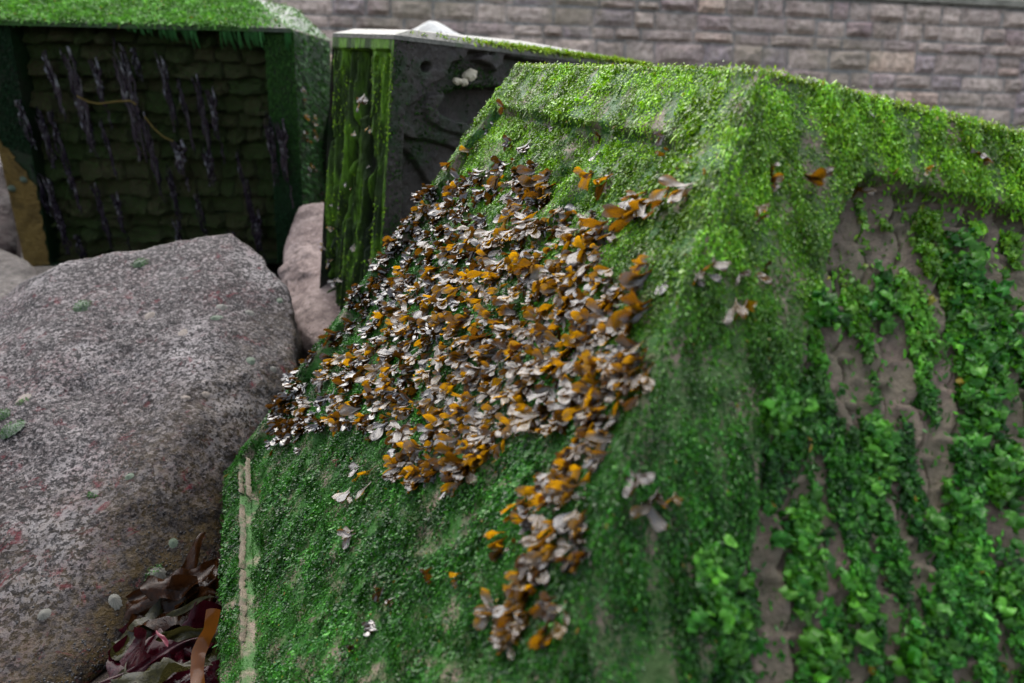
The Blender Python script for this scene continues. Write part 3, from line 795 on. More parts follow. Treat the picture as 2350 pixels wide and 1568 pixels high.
def tube(name, pts, rad, mat, seg=6, taper=None):
    pts = [np.asarray(p, float) for p in pts]; V = []
    for i, p in enumerate(pts):
        t = nrm(pts[min(i+1, len(pts)-1)]-pts[max(i-1, 0)]); a = nrm(np.cross(t, [.3, .2, .9])); b = np.cross(t, a)
        rr = rad*(taper[i] if taper else 1)
        for k in range(seg): V.append(p + (a*math.cos(2*PI*k/seg)+b*math.sin(2*PI*k/seg))*rr)
    Q = [(i*seg+k, i*seg+(k+1) % seg, (i+1)*seg+(k+1) % seg, (i+1)*seg+k) for i in range(len(pts)-1) for k in range(seg)]
    return link(name, fast_mesh(name, np.array(V), np.array(Q)), mat)
def curve_pts(pix, off, fnp):
    out = []
    for i in range(len(pix)-1):
        for s in range(5):
            t = s/5; out.append(fnp(pix[i][0]*(1-t)+pix[i+1][0]*t, pix[i][1]*(1-t)+pix[i+1][1]*t)+off)
    out.append(fnp(*pix[-1])+off); return out
o = tube('yellow_straw', curve_pts([(205, 212), (235, 226), (255, 229), (290, 224), (325, 222), (337, 231)], pn*.075, on_panel), .0028, M['straw']); tag(o, 'yellow straw stalk lying across the upper half of the rough panel', 'straw')
o = tube('yellow_straw', curve_pts([(352, 258), (372, 284), (395, 305), (418, 315)], pn*.065, on_panel), .0024, M['straw']); tag(o, 'shorter yellow straw bent above the lower laver clump', 'straw')

# ------------------------------------------------------------------ carved block in the middle
C0, L0, R0_ = U(905, 80, 1.50), U(764, 76, 1.70), U(1500, 156, 2.35)
C1, L1, R1_ = U(862, 830, 1.74), U(724, 840, 1.96), U(1420, 900, 2.62)
b2 = empty('concrete_block', (C1+L1)/2)
tag(b2, 'dark grey concrete block with curving carved relief and a side of ridged green columns', 'concrete block', 'concrete sea defence blocks')
nu, nv = 330, 360
SR = Sheet(bilin(C0, R0_, R1_, C1, nu, nv), CAM-(C0+R1_)/2)
PX, PY, _ = proj(SR.G.reshape(-1, 3)); PX = PX.reshape(nv, nu); PY = PY.reshape(nv, nu)   # where the relief sits on the face
def inpoly(poly, X, Y):
    r = np.zeros(X.shape, bool); j = len(poly)-1
    for i in range(len(poly)):
        xi, yi = poly[i]; xj, yj = poly[j]
        r ^= ((yi > Y) != (yj > Y)) & (X < (xj-xi)*(Y-yi)/(yj-yi+1e-12)+xi); j = i
    return r
def cr(pts): return [(733.2+a*.2278, 56.4+b*.2278) for a, b in pts]
def soft(mask, it=2):
    m = mask.astype(float)
    for _ in range(it):
        m[1:-1, 1:-1] = (m[1:-1, 1:-1]*2+m[:-2, 1:-1]+m[2:, 1:-1]+m[1:-1, :-2]+m[1:-1, 2:])/6
    return m
wob = 3*fbm(SR.G*30, 3, 3)
X_, Y_ = PX+wob, PY+3*fbm(SR.G*30+9, 3, 4)
rA = cr([(2900, 500), (1900, 330), (1780, 300), (1510, 265), (1490, 340), (1340, 400), (1300, 500), (1290, 545), (1130, 610), (1100, 690), (1010, 780), (890, 840), (880, 960), (865, 1100), (850, 1300), (840, 2600), (2900, 2600)])
rB = cr([(1450, 640), (2900, 640), (2900, 1300), (1560, 1000), (1400, 940), (1290, 905), (1260, 850), (1330, 770), (1340, 700), (1420, 690)])
rC = cr([(1150, 700), (1340, 700), (1330, 770), (1260, 850), (1290, 905), (1560, 1000), (2900, 1300), (2900, 1650), (1700, 1200), (1440, 1110), (1250, 1050), (1150, 960), (1115, 850)])
rT = cr([(1590, 350), (1700, 290), (1870, 320), (1860, 400), (1790, 490), (1740, 420)])
rD = cr([(865, 1100), (960, 1160), (1200, 1180), (1400, 1240), (1700, 1380), (2900, 1900), (2900, 2700), (860, 2700)])
rE = cr([(880, 1240), (1000, 1300), (1090, 1410), (1250, 1700), (1250, 2700), (860, 2700)])
rF = cr([(890, 950), (960, 1010), (1020, 1100), (1040, 1160), (960, 1160), (865, 1100)])
h = -.014*soft(inpoly(rA, X_, Y_)) - .045*soft(inpoly(rB, X_, Y_), 3) + .005*soft(inpoly(rC, X_, Y_)) + .014*soft(inpoly(rT, X_, Y_))
h = h - .009*soft(inpoly(rD, X_, Y_)) - .008*soft(inpoly(rE, X_, Y_)) + .006*soft(inpoly(rF, X_, Y_))
for (cx_, cy_, rr, dd) in ((1075, 430, 58, .016), (930, 370, 9, .008), (1370, 205, 9, .006), (885, 425, 10, .008), (1010, 500, 7, .006)):
    x0, y0 = cr([(cx_, cy_)])[0]; dq = np.hypot(PX-x0, PY-y0)/(rr*.2278); h = h - dd*np.clip(1-dq**3, 0, 1)
h = h*1.9 + .0022*fbm(SR.G*60, 4, 7)
Dr = SR.displace(h); Q = grid_quads(nu, nv); Q = Q[:, ::-1] if SR.flip else Q
loc2 = np.array(b2.location)
link('carved_face', fast_mesh('carved_face', (Dr-loc2).reshape(-1, 3), Q), M['carved'], b2)
# ridged columns
nu2, nv2 = 220, 320
SL = Sheet(bilin(L0, C0, C1, L1, nu2, nv2), CAM-(C0+L1)/2)
uu = np.linspace(0, 1, nu2)[None, :]+np.zeros((nv2, 1)); v2 = np.linspace(0, 1, nv2)[:, None]+np.zeros((1, nu2))
uw = uu + .012*fbm(np.stack([uu*6, v2*7, uu*0], -1), 3, 12)
nA = fbm(np.stack([uw*13, v2*2.6, uu*0], -1), 2, 22); nB = fbm(np.stack([uw*34, v2*5, uu*0+4], -1), 3, 23)
slot = sst(.15, .03, np.abs(fbm(np.stack([uw*9, v2*1.5, uu*0+2], -1), 3, 64)))
hh = -.030 + .020*np.floor((nA*.5+.5)*6)/4 + .008*np.tanh(nB*6) - .045*slot
hole = sst(.18, .32, fbm(np.stack([uw*8+3, v2*4.2, uu*0+9], -1), 3, 29)); hh = hh*(1-hole) - .05*hole
hh = np.minimum(hh + .002*fbm(SL.G*70, 3, 2), -.003)
rim = sst(.045, .038, v2) + sst(.05, .03, 1-uu)*sst(.4, .2, v2)
hh = hh*(1-np.clip(rim, 0, 1))
hh = hh*sst(-.01, .16, 1-uu).clip(.04, 1); hh = np.maximum(hh, -.065); hh[:, -1] = -.001; hh[:, 0] = np.minimum(hh[:, 0], 0)
film_shade = (sst(-.046, -.022, hh)*(.15+.85*sst(-.25, .2, fbm(np.stack([uw*16, v2*6, uu*0+5], -1), 4, 71))))[..., None]*np.ones(3)  # algae film patches, with the shade of slots and holes painted in by depth
Dl = SL.displace(hh); Q = grid_quads(nu2, nv2); Q = Q[:, ::-1] if SL.flip else Q
link('ridged_face', fast_mesh('ridged_face', (Dl-loc2).reshape(-1, 3), Q, film_shade.reshape(-1, 3), smooth=True), M['ridged'], b2)
Bk = L0+(R0_-C0)
apex = (C0+R0_)/2*.5+(L0+Bk)/2*.5 + np.array([0, 0, .035])
ns = nrm(np.cross(R0_-C0, L0-C0)); ns = ns if ns[2] > 0 else -ns
rimw = ns*.003
Vt = [L0+rimw, C0+rimw, R0_+rimw, Bk+rimw, apex]
# a slightly crowned top slab with a thin rim
lipd_ = np.array([0, 0, -.009])
def ins(P, f): return P + (apex-P)*f + np.array([0, 0, .012])
Vt = [L0, C0, R0_, Bk, ins(L0, .10), ins(C0, .10), ins(R0_, .10), ins(Bk, .10), apex]
out2 = [nrm(CAM-L0)*.004, nrm(CAM-C0)*.004, nrm(CAM-R0_)*.004, np.zeros(3)]
Vt = [Vt[i]+out2[i] if i < 4 else Vt[i] for i in range(9)] + [Vt[i]+out2[i]+lipd_ for i in range(4)]
link('top_slab', poly_mesh('top_slab', [v-loc2 for v in Vt], [(0, 1, 5, 4), (1, 2, 6, 5), (2, 3, 7, 6), (3, 0, 4, 7), (4, 5, 8), (5, 6, 8), (6, 7, 8), (7, 4, 8), (0, 9, 10, 1), (1, 10, 11, 2)]), M['lip'], b2)
Vk = [L0, C0, R0_, Bk, L1, C1, R1_, L1+(R1_-C1)]
link('back', poly_mesh('back', [v-loc2 for v in Vk], [(2, 6, 7, 3), (3, 7, 4, 0), (4, 5, 6, 7)]), M['carved'], b2)
# sparse green tufts and moss on that block
parts = []
Dn = np.tile(np.array([0, 0, 1.0]), (1, 1))
wm = sst(.15, .5, fbm(SR.G*14, 4, 41)) + 1.5*soft(inpoly(cr([(1250, 640), (1420, 560), (1340, 420), (1500, 330), (1800, 480), (1900, 620), (1500, 660), (1300, 720)]), PX, PY))*.8 + .25*sst(.10, .0, np.linspace(0, 1, nu)[None, :])
n = 9000; r, c = SR.sample(n, wm); P, N = sheet_points(Dr, SR.N, r, c)
parts.append((flakes(P, N, fall(N), rng.uniform(.003, .010, n), rng.uniform(.002, .005, n), rng.uniform(.1, .7, n), .4, .9), greens(n, (.012, .045, .012), (.05, .12, .018), .35)))
n = 2600; r, c = SL.sample(n, sst(-.03, .0, hh)*sst(-.25, .35, fbm(SL.G*np.array([30, 30, 9.]), 3, 44))*np.where(v2 < .05, .05, 1)*(1-.75*sst(.45, .85, v2))); P, N = sheet_points(Dl, SL.N, r, c)
parts.append((flakes(P, N, fall(N), rng.uniform(.003, .009, n), rng.uniform(.0015, .004, n), rng.uniform(.05, .4, n), .3, .7), greens(n, (.10, .26, .012), (.28, .48, .02), .3)))
n = 5200; tt = rng.beta(1.6, 1.0, n); dd = rng.random(n)**2; P = C0*(1-tt)[:, None]+R0_*tt[:, None]; P = P + (apex-P)*(dd*.18)[:, None] + np.array([0, 0, .006]); N = np.tile(np.array([0, 0, 1.0]), (n, 1))
kp = rng.random(n) < sst(.12, .5, tt)+.12; P, N = P[kp], N[kp]; n = len(P); T = np.tile(nrm(CAM-C0), (n, 1))
parts.append((flakes(P, N, T, rng.uniform(.006, .016, n), rng.uniform(.003, .007, n), rng.uniform(.4, .9, n), .4, .9), greens(n, (.14, .30, .015), (.36, .50, .04), .3, .03)))
o = flake_obj('green_tufts', parts, M['algae_far']); tag(o, 'green algae tufts on the carved and ridged concrete block', 'algae', kind='stuff')
# pale shell fragments in the carved hollow
for i, (x, y, s_, lab) in enumerate(((1082, 172, .020, 'largest pale broken shell lodged in the mossy carved hollow'), (1052, 187, .013, 'pale shell bit at the lower end of the carved hollow'), (1068, 189, .013, 'pale shell bit between two others in the carved hollow'))):
    d = ray(x, y); P = CAM+d*(((C0-CAM)@SR.N[5, 5])/(d@SR.N[5, 5])) + SR.N[5, 5]*-.004
    Rm = frame_of(nrm(CAM-P)+np.array([.1*i, 0, .4]), np.array([1, .2*i, .1]))
    vv_, ff_ = [], []
    for k in range(12):
        a = 2*PI*k/12; q = s_*(.75+.35*rnd.random())
        vv_ += [(q*math.cos(a), q*.8*math.sin(a), 0), (q*.6*math.cos(a), q*.5*math.sin(a), .004+.002*rnd.random())]
    vv_.append((0, 0, .006)); ff_ = [(2*k, 2*((k+1) % 12), 2*((k+1) % 12)+1, 2*k+1) for k in range(12)] + [(2*k+1, 2*((k+1) % 12)+1, 24) for k in range(12)]
    o = link('shell_fragment', poly_mesh('shell_fragment', vv_, ff_), M['fleck']); set_mat(o, Rm, P); tag(o, lab, 'shell', 'pale shell bits in the carved hollow')
# dark block behind, mostly hidden
q = [U(757, 240, 2.6), U(706, 475, 2.9), U(740, 480, 2.9), U(800, 240, 2.6)]
kd = np.array([.15, .5, 0]); dn_ = np.array([0, .1, -.25])
Vd = [q[0], q[1], q[2], q[3], q[0]+kd, q[1]+kd, q[2]+kd+dn_, q[3]+kd, q[1]+dn_, q[2]+dn_, U(790, 100, 2.8), U(762, 100, 2.7)]
o = link('concrete_block', poly_mesh('concrete_block', Vd, [(0, 1, 2, 3), (1, 8, 9, 2), (0, 4, 5, 1), (3, 2, 6, 7), (0, 3, 7, 4), (4, 7, 6, 5), (1, 5, 6, 8), (8, 6, 9), (2, 9, 6)][:6]), M['left'])
tag(o, 'narrow dark edge of a concrete block seen in the gap behind the carved block', 'concrete block', 'concrete sea defence blocks')

# ------------------------------------------------------------------ boulders
def ico(sub):
    bm = bmesh.new(); bmesh.ops.create_icosphere(bm, subdivisions=sub, radius=1)
    V = np.array([v.co[:] for v in bm.verts]); T = np.array([[v.index for v in f.verts] for f in bm.faces]); bm.free(); return V, T
def boulder(name, pts, mat, sub=5, amp=.02, fr_=4, fine=.004, ff=30, soft_=18, seed=0, fac=.5):
    pts = np.array(pts); bm = bmesh.new()
    for p in pts: bm.verts.new(p)
    bmesh.ops.convex_hull(bm, input=bm.verts[:]); bm.normal_update()
    c = pts.mean(0); NN, DD = [], []
    for f in bm.faces:
        nn = np.array(f.normal[:]); d0 = nn @ (np.array(f.verts[0].co[:])-c)
        if d0 < 0: nn, d0 = -nn, -d0
        NN.append(nn); DD.append(max(d0, 1e-3))
    bm.free(); NN, DD = np.array(NN), np.array(DD)
    V, T = ico(sub)
    inv_ = np.clip(V@NN.T, 0, None)/DD[None]
    r = 1/((inv_**soft_).sum(1))**(1/soft_)
    P = c + V*r[:, None]
    P = P + V*(amp*(fbm(P*fr_, 5, seed) + fac*(.35-2.2*np.abs(fbm(P*fr_*.8+7, 3, seed+11))))+fine*fbm(P*ff, 4, seed+5))[:, None]
    base_ = np.array([c[0], c[1], P[:, 2].min()])
    o = link(name, fast_mesh(name, P-base_, T), mat); o.location = base_
    return o, P, T
bp = [U(-260, 830, 1.55), U(0, 688, 1.52), U(130, 598, 1.55), U(350, 560, 1.62), U(440, 562, 1.64), U(535, 525, 1.68), U(605, 585, 1.66), U(655, 655, 1.60), U(702, 770, 1.50),
      U(690, 880, 1.54), U(640, 1080, 1.42), U(600, 1250, 1.30), U(478, 745, 1.43), U(432, 1000, 1.19), U(505, 1330, 1.12), U(330, 1400, 1.02), U(225, 1520, .96), U(120, 1640, .90), U(-300, 1800, .82), U(-450, 1300, 1.05),
      U(300, 790, 1.42), U(120, 980, 1.22), U(-60, 960, 1.24), U(380, 1000, 1.27), U(180, 1280, 1.04)]
bp += [p*np.array([1, 1, 0])+np.array([0, .15, .0]) for p in (U(-260, 830, 1.8), U(350, 560, 2.0), U(640, 700, 1.85))]
bp += [p*np.array([1, 1, 0])+np.array([0, .05, -.04]) for p in (U(600, 1250, 1.25), U(300, 1450, 1.02), U(-300, 1800, .9))]
rock, RP, RTi = boulder('boulder', bp, M['granite'], 7, .024, 5, .007, 34, 80, 3, .8)
tag(rock, 'large speckled grey granite boulder with limpets and red crusts beside the mossy block', 'boulder', 'granite boulders')
rock_bvh = BVHTree.FromPolygons([tuple(p) for p in RP], [tuple(t) for t in RTi])
o, _, _ = boulder('boulder', [U(-160, 720, 1.75), U(-120, 560, 1.9), U(-20, 555, 1.95), U(60, 590, 1.92), U(108, 640, 1.85), U(90, 720, 1.7), U(-100, 800, 1.65), U(60, 600, 2.2), U(-100, 560, 2.2), U(40, 900, 1.75), U(-160, 900, 1.75)], M['grey_boulder'], 5, .01, 5, .003, 30, 14, 9)
tag(o, 'smooth rounded pale grey boulder behind the large granite boulder', 'boulder', 'granite boulders')
o, _, _ = boulder('boulder', [U(640, 610, 2.05), U(690, 480, 2.2), U(745, 465, 2.25), U(800, 480, 2.2), U(800, 800, 1.75), U(730, 800, 1.72), U(660, 700, 1.9), U(780, 470, 2.6), U(680, 480, 2.5), U(640, 900, 2.0), U(800, 950, 1.9)], M['pale'], 6, .030, 5, .010, 26, 26, 21)
tag(o, 'pale pinkish boulder wedged in the gap between two concrete blocks', 'boulder', 'granite boulders')
o, _, _ = boulder('boulder', [U(890, 140, 3.0), U(985, 44, 3.1), U(1090, 96, 3.0), U(890, 96, 3.3), U(1110, 130, 3.2), U(1005, 50, 3.4), U(930, 400, 3.0), U(1100, 400, 3.0), U(1000, 400, 3.6)], M['white'], 5, .006, 5, .003, 30, 60, 33)
tag(o, 'whitish pointed boulder peeking over the top of the carved block', 'boulder', 'granite boulders')
o, _, _ = boulder('boulder', [U(-200, 300, 2.9), U(-60, 330, 2.85), U(28, 350, 2.8), U(45, 480, 2.7), U(50, 620, 2.6), U(-200, 620, 2.5), U(-150, 300, 3.3), U(30, 330, 3.3), U(60, 640, 3.2), U(-250, 640, 3.0)], M['darkrock'], 5, .03, 5, .008, 30, 14, 41)
tag(o, 'dark reddish wet rock in the shadow at the side of the stone-panelled block', 'boulder', 'granite boulders')

# barnacles: a crust of tiny shells on the large boulder
def surf_sample(P, T, n, wfun):
    a, b, c = P[T[:, 0]], P[T[:, 1]], P[T[:, 2]]
    cr_ = np.cross(b-a, c-a); A = np.linalg.norm(cr_, axis=1); N = nrm(cr_); ctr = (a+b+c)/3
    N = np.where(((ctr-P.mean(0))*N).sum(1)[:, None] < 0, -N, N)
    fac = ((CAM-ctr)*N).sum(1) > -.05
    w = A*fac*wfun(ctr, N); k = rng.choice(len(T), n, p=w/w.sum())
    x = rng.random((n, 1)); y = rng.random((n, 1)); m = (x+y)[:, 0] > 1; x[m] = 1-x[m]; y[m] = 1-y[m]
    return a[k]+(b[k]-a[k])*x+(c[k]-a[k])*y, N[k]
n = 15000
P, N = surf_sample(RP, RTi, n, lambda c, N: .05+sst(-.15, .25, fbm(c*9, 5, 88)))
R_ = rng.uniform(.0011, .0026, n); hgt_ = R_*rng.uniform(.5, 1.0, n)
a_ = nrm(np.cross(N, rng.normal(0, 1, (n, 3)))); b_ = np.cross(N, a_)
V = np.zeros((n, 6, 3))
for k in range(5):
    an = 2*PI*k/5; V[:, k] = P + (a_*math.cos(an)+b_*math.sin(an))*R_[:, None] - N*.0006
V[:, 5] = P + N*hgt_[:, None]
T5 = np.concatenate([(np.arange(n)*6)[:, None]+np.array([k, (k+1) % 5, 5])[None] for k in range(5)])
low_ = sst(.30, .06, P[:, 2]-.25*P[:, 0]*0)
lt = rng.random(n) < .30+.25*sst(-.2, .3, fbm(P*16, 3, 66)); cb = np.where(lt[:, None], greens(n, (.055, .048, .048), (.20, .18, .18), .3), greens(n, (.004, .0035, .0035), (.014, .012, .012), .4)); cb = cb*(1-.8*(sst(.30, .0, P[:, 2]-.42*(P[:, 0]+.75)))[:, None])  # barnacles darkened at the foot along with the film and its painted shade
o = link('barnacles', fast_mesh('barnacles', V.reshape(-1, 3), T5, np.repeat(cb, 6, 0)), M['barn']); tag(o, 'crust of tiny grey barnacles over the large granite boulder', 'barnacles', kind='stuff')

# limpets
def limpet_mesh(k):
    seg, rings = 28, 6; V, C = [], []
    lr = np.random.default_rng(k)
    ap = np.array([.15*lr.normal(), .25, .48])
    rib = 1+.07*np.array([(-1)**i for i in range(seg)])*lr.uniform(.5, 1.2, seg)
    for r in range(rings):
        t = r/rings
        for s in range(seg):
            a = 2*PI*s/seg; q = rib[s]*(1-t)+1*t
            base = np.array([math.cos(a)*q*.86, math.sin(a)*q, -.03])
            f = 1-t; z = t**.85
            p = base*f + ap*np.array([1, 1, 0])*(1-f); p[2] = -.03+ap[2]*z*(1+.03*lr.normal())
            V.append(p); C.append([.72 if s % 2 else 1.0]*3 if r < 5 else [.9]*3)
    V.append(ap*np.array([1, 1, 1.0])); C.append([.9]*3)
    me = bpy.data.meshes.new('shell')
    F_ = [(r*seg+s, r*seg+(s+1) % seg, (r+1)*seg+(s+1) % seg, (r+1)*seg+s) for r in range(rings-1) for s in range(seg)]
    F_ += [((rings-1)*seg+s, (rings-1)*seg+(s+1) % seg, rings*seg) for s in range(seg)]
    me.from_pydata([tuple(map(float, v)) for v in V], [], F_); me.update()
    at = me.attributes.new('Col', 'FLOAT_COLOR', 'POINT'); c = np.ones((len(V), 4), np.float32); c[:, :3] = C; at.data.foreach_set('color', c.ravel())
    me.polygons.foreach_set('use_smooth', [True]*len(me.polygons)); return me
lmesh = {}
for kind in ('grey', 'pale', 'green'):
    for k in range(2):
        me = limpet_mesh(k+{'grey': 0, 'pale': 4, 'green': 8}[kind]); me.materials.append(M['shell_'+kind]); lmesh[(kind, k)] = me
def hit_rock(x, y):
    d = Vector(ray(x, y)).normalized(); h = rock_bvh.ray_cast(Vector(CAM), d)
    if h[0] is None: return None
    nn = np.array(h[1]); return np.array(h[0]), (nn if nn@np.array(d) < 0 else -nn)
LIM = [(321, 604, 15, 'green', 1, 'green fuzzy limpet just below the top rim of the large boulder'),
       (192, 703, 19, 'green', 1, 'green fuzzy limpet on the whitish patch of the large boulder'),
       (347, 724, 13, 'pale', 0, 'pale pinkish limpet in the upper middle of the boulder, set apart from the others'),
       (508, 704, 13, 'grey', 0, 'pale limpet touching a greener one high on the boulder'),
       (495, 729, 12, 'green', 0, 'greenish limpet tucked against a paler one high on the boulder'),
       (573, 720, 11, 'grey', 0, 'grey limpet alone on the upper shoulder of the boulder near the dark edge'),
       (420, 762, 13, 'pale', 0, 'yellowish pale limpet below the touching pair on the boulder'),
       (640, 690, 9, 'green', 0, 'tiny greenish limpet at the outer shoulder of the boulder'),
       (573, 828, 13, 'green', 0, 'smooth green-grey limpet halfway down the boulder next to the mossy block'),
       (625, 845, 11, 'grey', 0, 'grey limpet nearest the brown seaweed at the boulder edge'),
       (428, 912, 10, 'pale', 0, 'small whitish limpet, lower of the two close together mid boulder'),
       (468, 903, 10, 'pale', 0, 'small whitish limpet, upper of the two close together mid boulder'),
       (50, 921, 18, 'pale', 1, 'cream limpet with a green tuft above the two dark green ones'),
       (26, 985, 24, 'green', 1, 'biggest dark green fuzzy limpet at the outer side of the boulder'),
       (4, 952, 17, 'green', 1, 'dark green fuzzy limpet cut by the photo edge'),
       (300, 1092, 13, 'green', 0, 'dark green ribbed limpet in the lower middle of the boulder'),
       (217, 1132, 13, 'grey', 1, 'striped limpet with a green side in the lower middle of the boulder'),
       (398, 1248, 14, 'green', 0, 'blurred grey-green limpet above the large one by the kelp'),
       (358, 1320, 21, 'grey', 1, 'largest grey-green limpet, beside the heap of wet kelp'),
       (262, 1379, 17, 'grey', 0, 'striped whitish limpet on the olive wet foot of the boulder'),
       (105, 1407, 16, 'grey', 0, 'striped grey limpet on the red lower corner of the boulder')]
FUZZ = []
for i, (x, y, rp, kind, fuzz, lab) in enumerate(LIM):
    h_ = hit_rock(x, y)
    if h_ is None: continue
    P, N = h_; Zc = proj(P)[2]; rad = rp*Zc/F*1.28
    t_ = empty('limpet', P); tag(t_, lab, 'limpet', 'limpets on the large boulder')
    Rm = frame_of(nrm(N+rng.normal(0, .08, 3)), nrm(rng.normal(0, 1, 3)))
    so = link('shell', lmesh[(kind, i % 2)], None, t_); set_mat(so, Rm, -N*.002, (rad, rad, rad))
    if fuzz:
        m = 260; an = rng.random(m)*6.28; q = np.sqrt(rng.random(m)); L_ = np.stack([np.cos(an)*q*.85, np.sin(an)*q*.95, .48*(1-q)**.9+.02], -1)*rad
        if kind != 'green': L_ = L_[(L_[:, 0] < -.1*rad)]; m = len(L_)
        Pf = L_@Rm.T; Nf = nrm(L_@Rm.T + N*rad*.6)
        v, qd, kk = flakes(Pf, Nf, fall(Nf), rng.uniform(.002, .006, m), rng.uniform(.0006, .0015, m), rng.uniform(.2, .7, m), .3, .7)
        fo = link('algae_fuzz', fast_mesh('algae_fuzz', v, qd, np.repeat(greens(m, (.015, .07, .015), (.05, .17, .02), .3), kk, 0)), M['algae'], t_)
for (x, y, rp, lab) in ((55, 412, 9, 'small greenish limpet on the ochre crust of the panelled block'), (28, 432, 10, 'small grey limpet at the outer edge of the ochre crust')):
    d = ray(x, y); P = CAM + d*(((A_TL-CAM)@fnn)/(d@fnn)) + fnn*.004
    t_ = empty('limpet', P); tag(t_, lab, 'limpet', 'limpets on the panelled block'); so = link('shell', lmesh[('green', 0)], None, t_)
    set_mat(so, frame_of(fnn, np.array([0, 0, 1.0])), (0, 0, 0), (rp*2.4/F,)*3)

# ------------------------------------------------------------------ brown seaweed tufts on the main block
def frond_mesh(k):
    lr = np.random.default_rng(500+k); V, Q, off = [], [], 0
    nl = [1, 2, 2, 3, 3, 2, 4, 1, 3, 2, 2, 3][k % 12]
    angs = np.linspace(-.5, .5, nl)*(.9 if nl > 1 else 0)+lr.normal(0, .12, nl)
    bend = lr.uniform(-.15, .28); rows, cols = 11, 5
    for li in range(nl):
        L = lr.uniform(.78, 1.05); Wd = lr.uniform(.27, .40) if nl > 1 else lr.uniform(.38, .52); ph = lr.random(3)*6.28; tw = lr.normal(0, .25); cup = lr.uniform(-.12, .2); notch = lr.uniform(0, .16) if lr.random() < .6 else 0
        for i in range(rows):
            t = 1-(1-i/(rows-1))**1.5; ang = angs[li]*sst(.15, .8, t)
            w = Wd*(.16+.84*sst(.12, .68, t))*(math.sqrt(max(0.0, 1-((t-.74)/.28)**2)) if t > .74 else 1)
            for j in range(cols):
                q = j/(cols-1)*2-1
                x = math.sin(ang)*L*t + w*q*math.cos(ang)*.5; y = math.cos(ang)*L*t - w*q*math.sin(ang)*.5 - notch*(1-abs(q))*sst(.7, 1, t)*.6
                z = bend*t*t*L*.6 + tw*q*w*t*.8 + cup*w*q*q + .05*math.sin(ph[0]+t*8+q*2)*t + .045*math.sin(ph[1]+q*5+t*5)*t + .012*li
                V.append((x, y, z))
        Q.append(grid_quads(cols, rows)+off); off += rows*cols
    return fast_mesh('frond', np.array(V), np.concatenate(Q))
FR = [frond_mesh(k) for k in range(12)]
for me in FR: me.materials.append(M['frond'])
FRV = [np.array([v.co[:] for v in me.vertices]) for me in FR]; FRQ = [np.array([p.vertices[:] for p in me.polygons]) for me in FR]
core = [(1000, 430), (1080, 400), (1250, 375), (1290, 470), (1420, 530), (1450, 700), (1430, 790), (1490, 790), (1480, 870), (1430, 1000), (1340, 960), (1170, 985), (1090, 1085), (950, 1105), (900, 1010), (770, 965), (650, 1010), (622, 950), (700, 830), (755, 745), (860, 600), (930, 512)]
spots = []   # x, y, size factor, nfronds, label
pts = []
tries = 0
while tries < 9000 and len(pts) < 330:
    tries += 1
    x = rnd.uniform(600, 1520); y = rnd.uniform(370, 1120)
    if not bool(inpoly(core, np.array([x]), np.array([y]))[0]): continue
    iz = .8696+(x-1185)*.001237+(y-150)*.000845
    s_ = 21*iz
    gap = vnoise(np.array([x/95, y/95, 3.0]), 77)
    if gap < -.42 and rnd.random() < .85: continue
    if all((x-a)**2+(y-b)**2 > s_*s_ for a, b in pts): pts.append((x, y)); spots.append((x, y, rnd.uniform(.75, 1.1), rnd.choice((6, 7, 8)), None))
chain = [(1400, 925), (1375, 965), (1345, 990), (1410, 990), (1330, 1030), (1380, 1045), (1320, 1075), (1270, 1100), (1350, 1110), (1290, 1130), (1210, 1155), (1340, 1160), (1230, 1185), (1175, 1245), (1270, 1235), (1330, 1255), (1255, 1265), (1350, 1215), (1245, 1320), (1215, 1330), (1190, 1390), (1235, 1370), (1290, 1390), (1165, 1400), (1210, 1420), (1285, 1440),
         (1365, 1010), (1300, 1060), (1330, 1090), (1305, 1115), (1250, 1140), (1265, 1165), (1285, 1195), (1240, 1215), (1250, 1290), (1225, 1300), (1205, 1360), (1225, 1395), (1190, 1425), (1200, 1450), (1470, 790), (1440, 820), (1480, 800), (1420, 860), (1460, 850), (1400, 890)]
chainset = set()
for (x, y) in chain:
    x, y = x+rnd.uniform(-8, 8), y+rnd.uniform(-8, 8); chainset.add((x, y))
    spots.append((x, y, rnd.uniform(.68, .92), rnd.choice((5, 6, 7)), None))
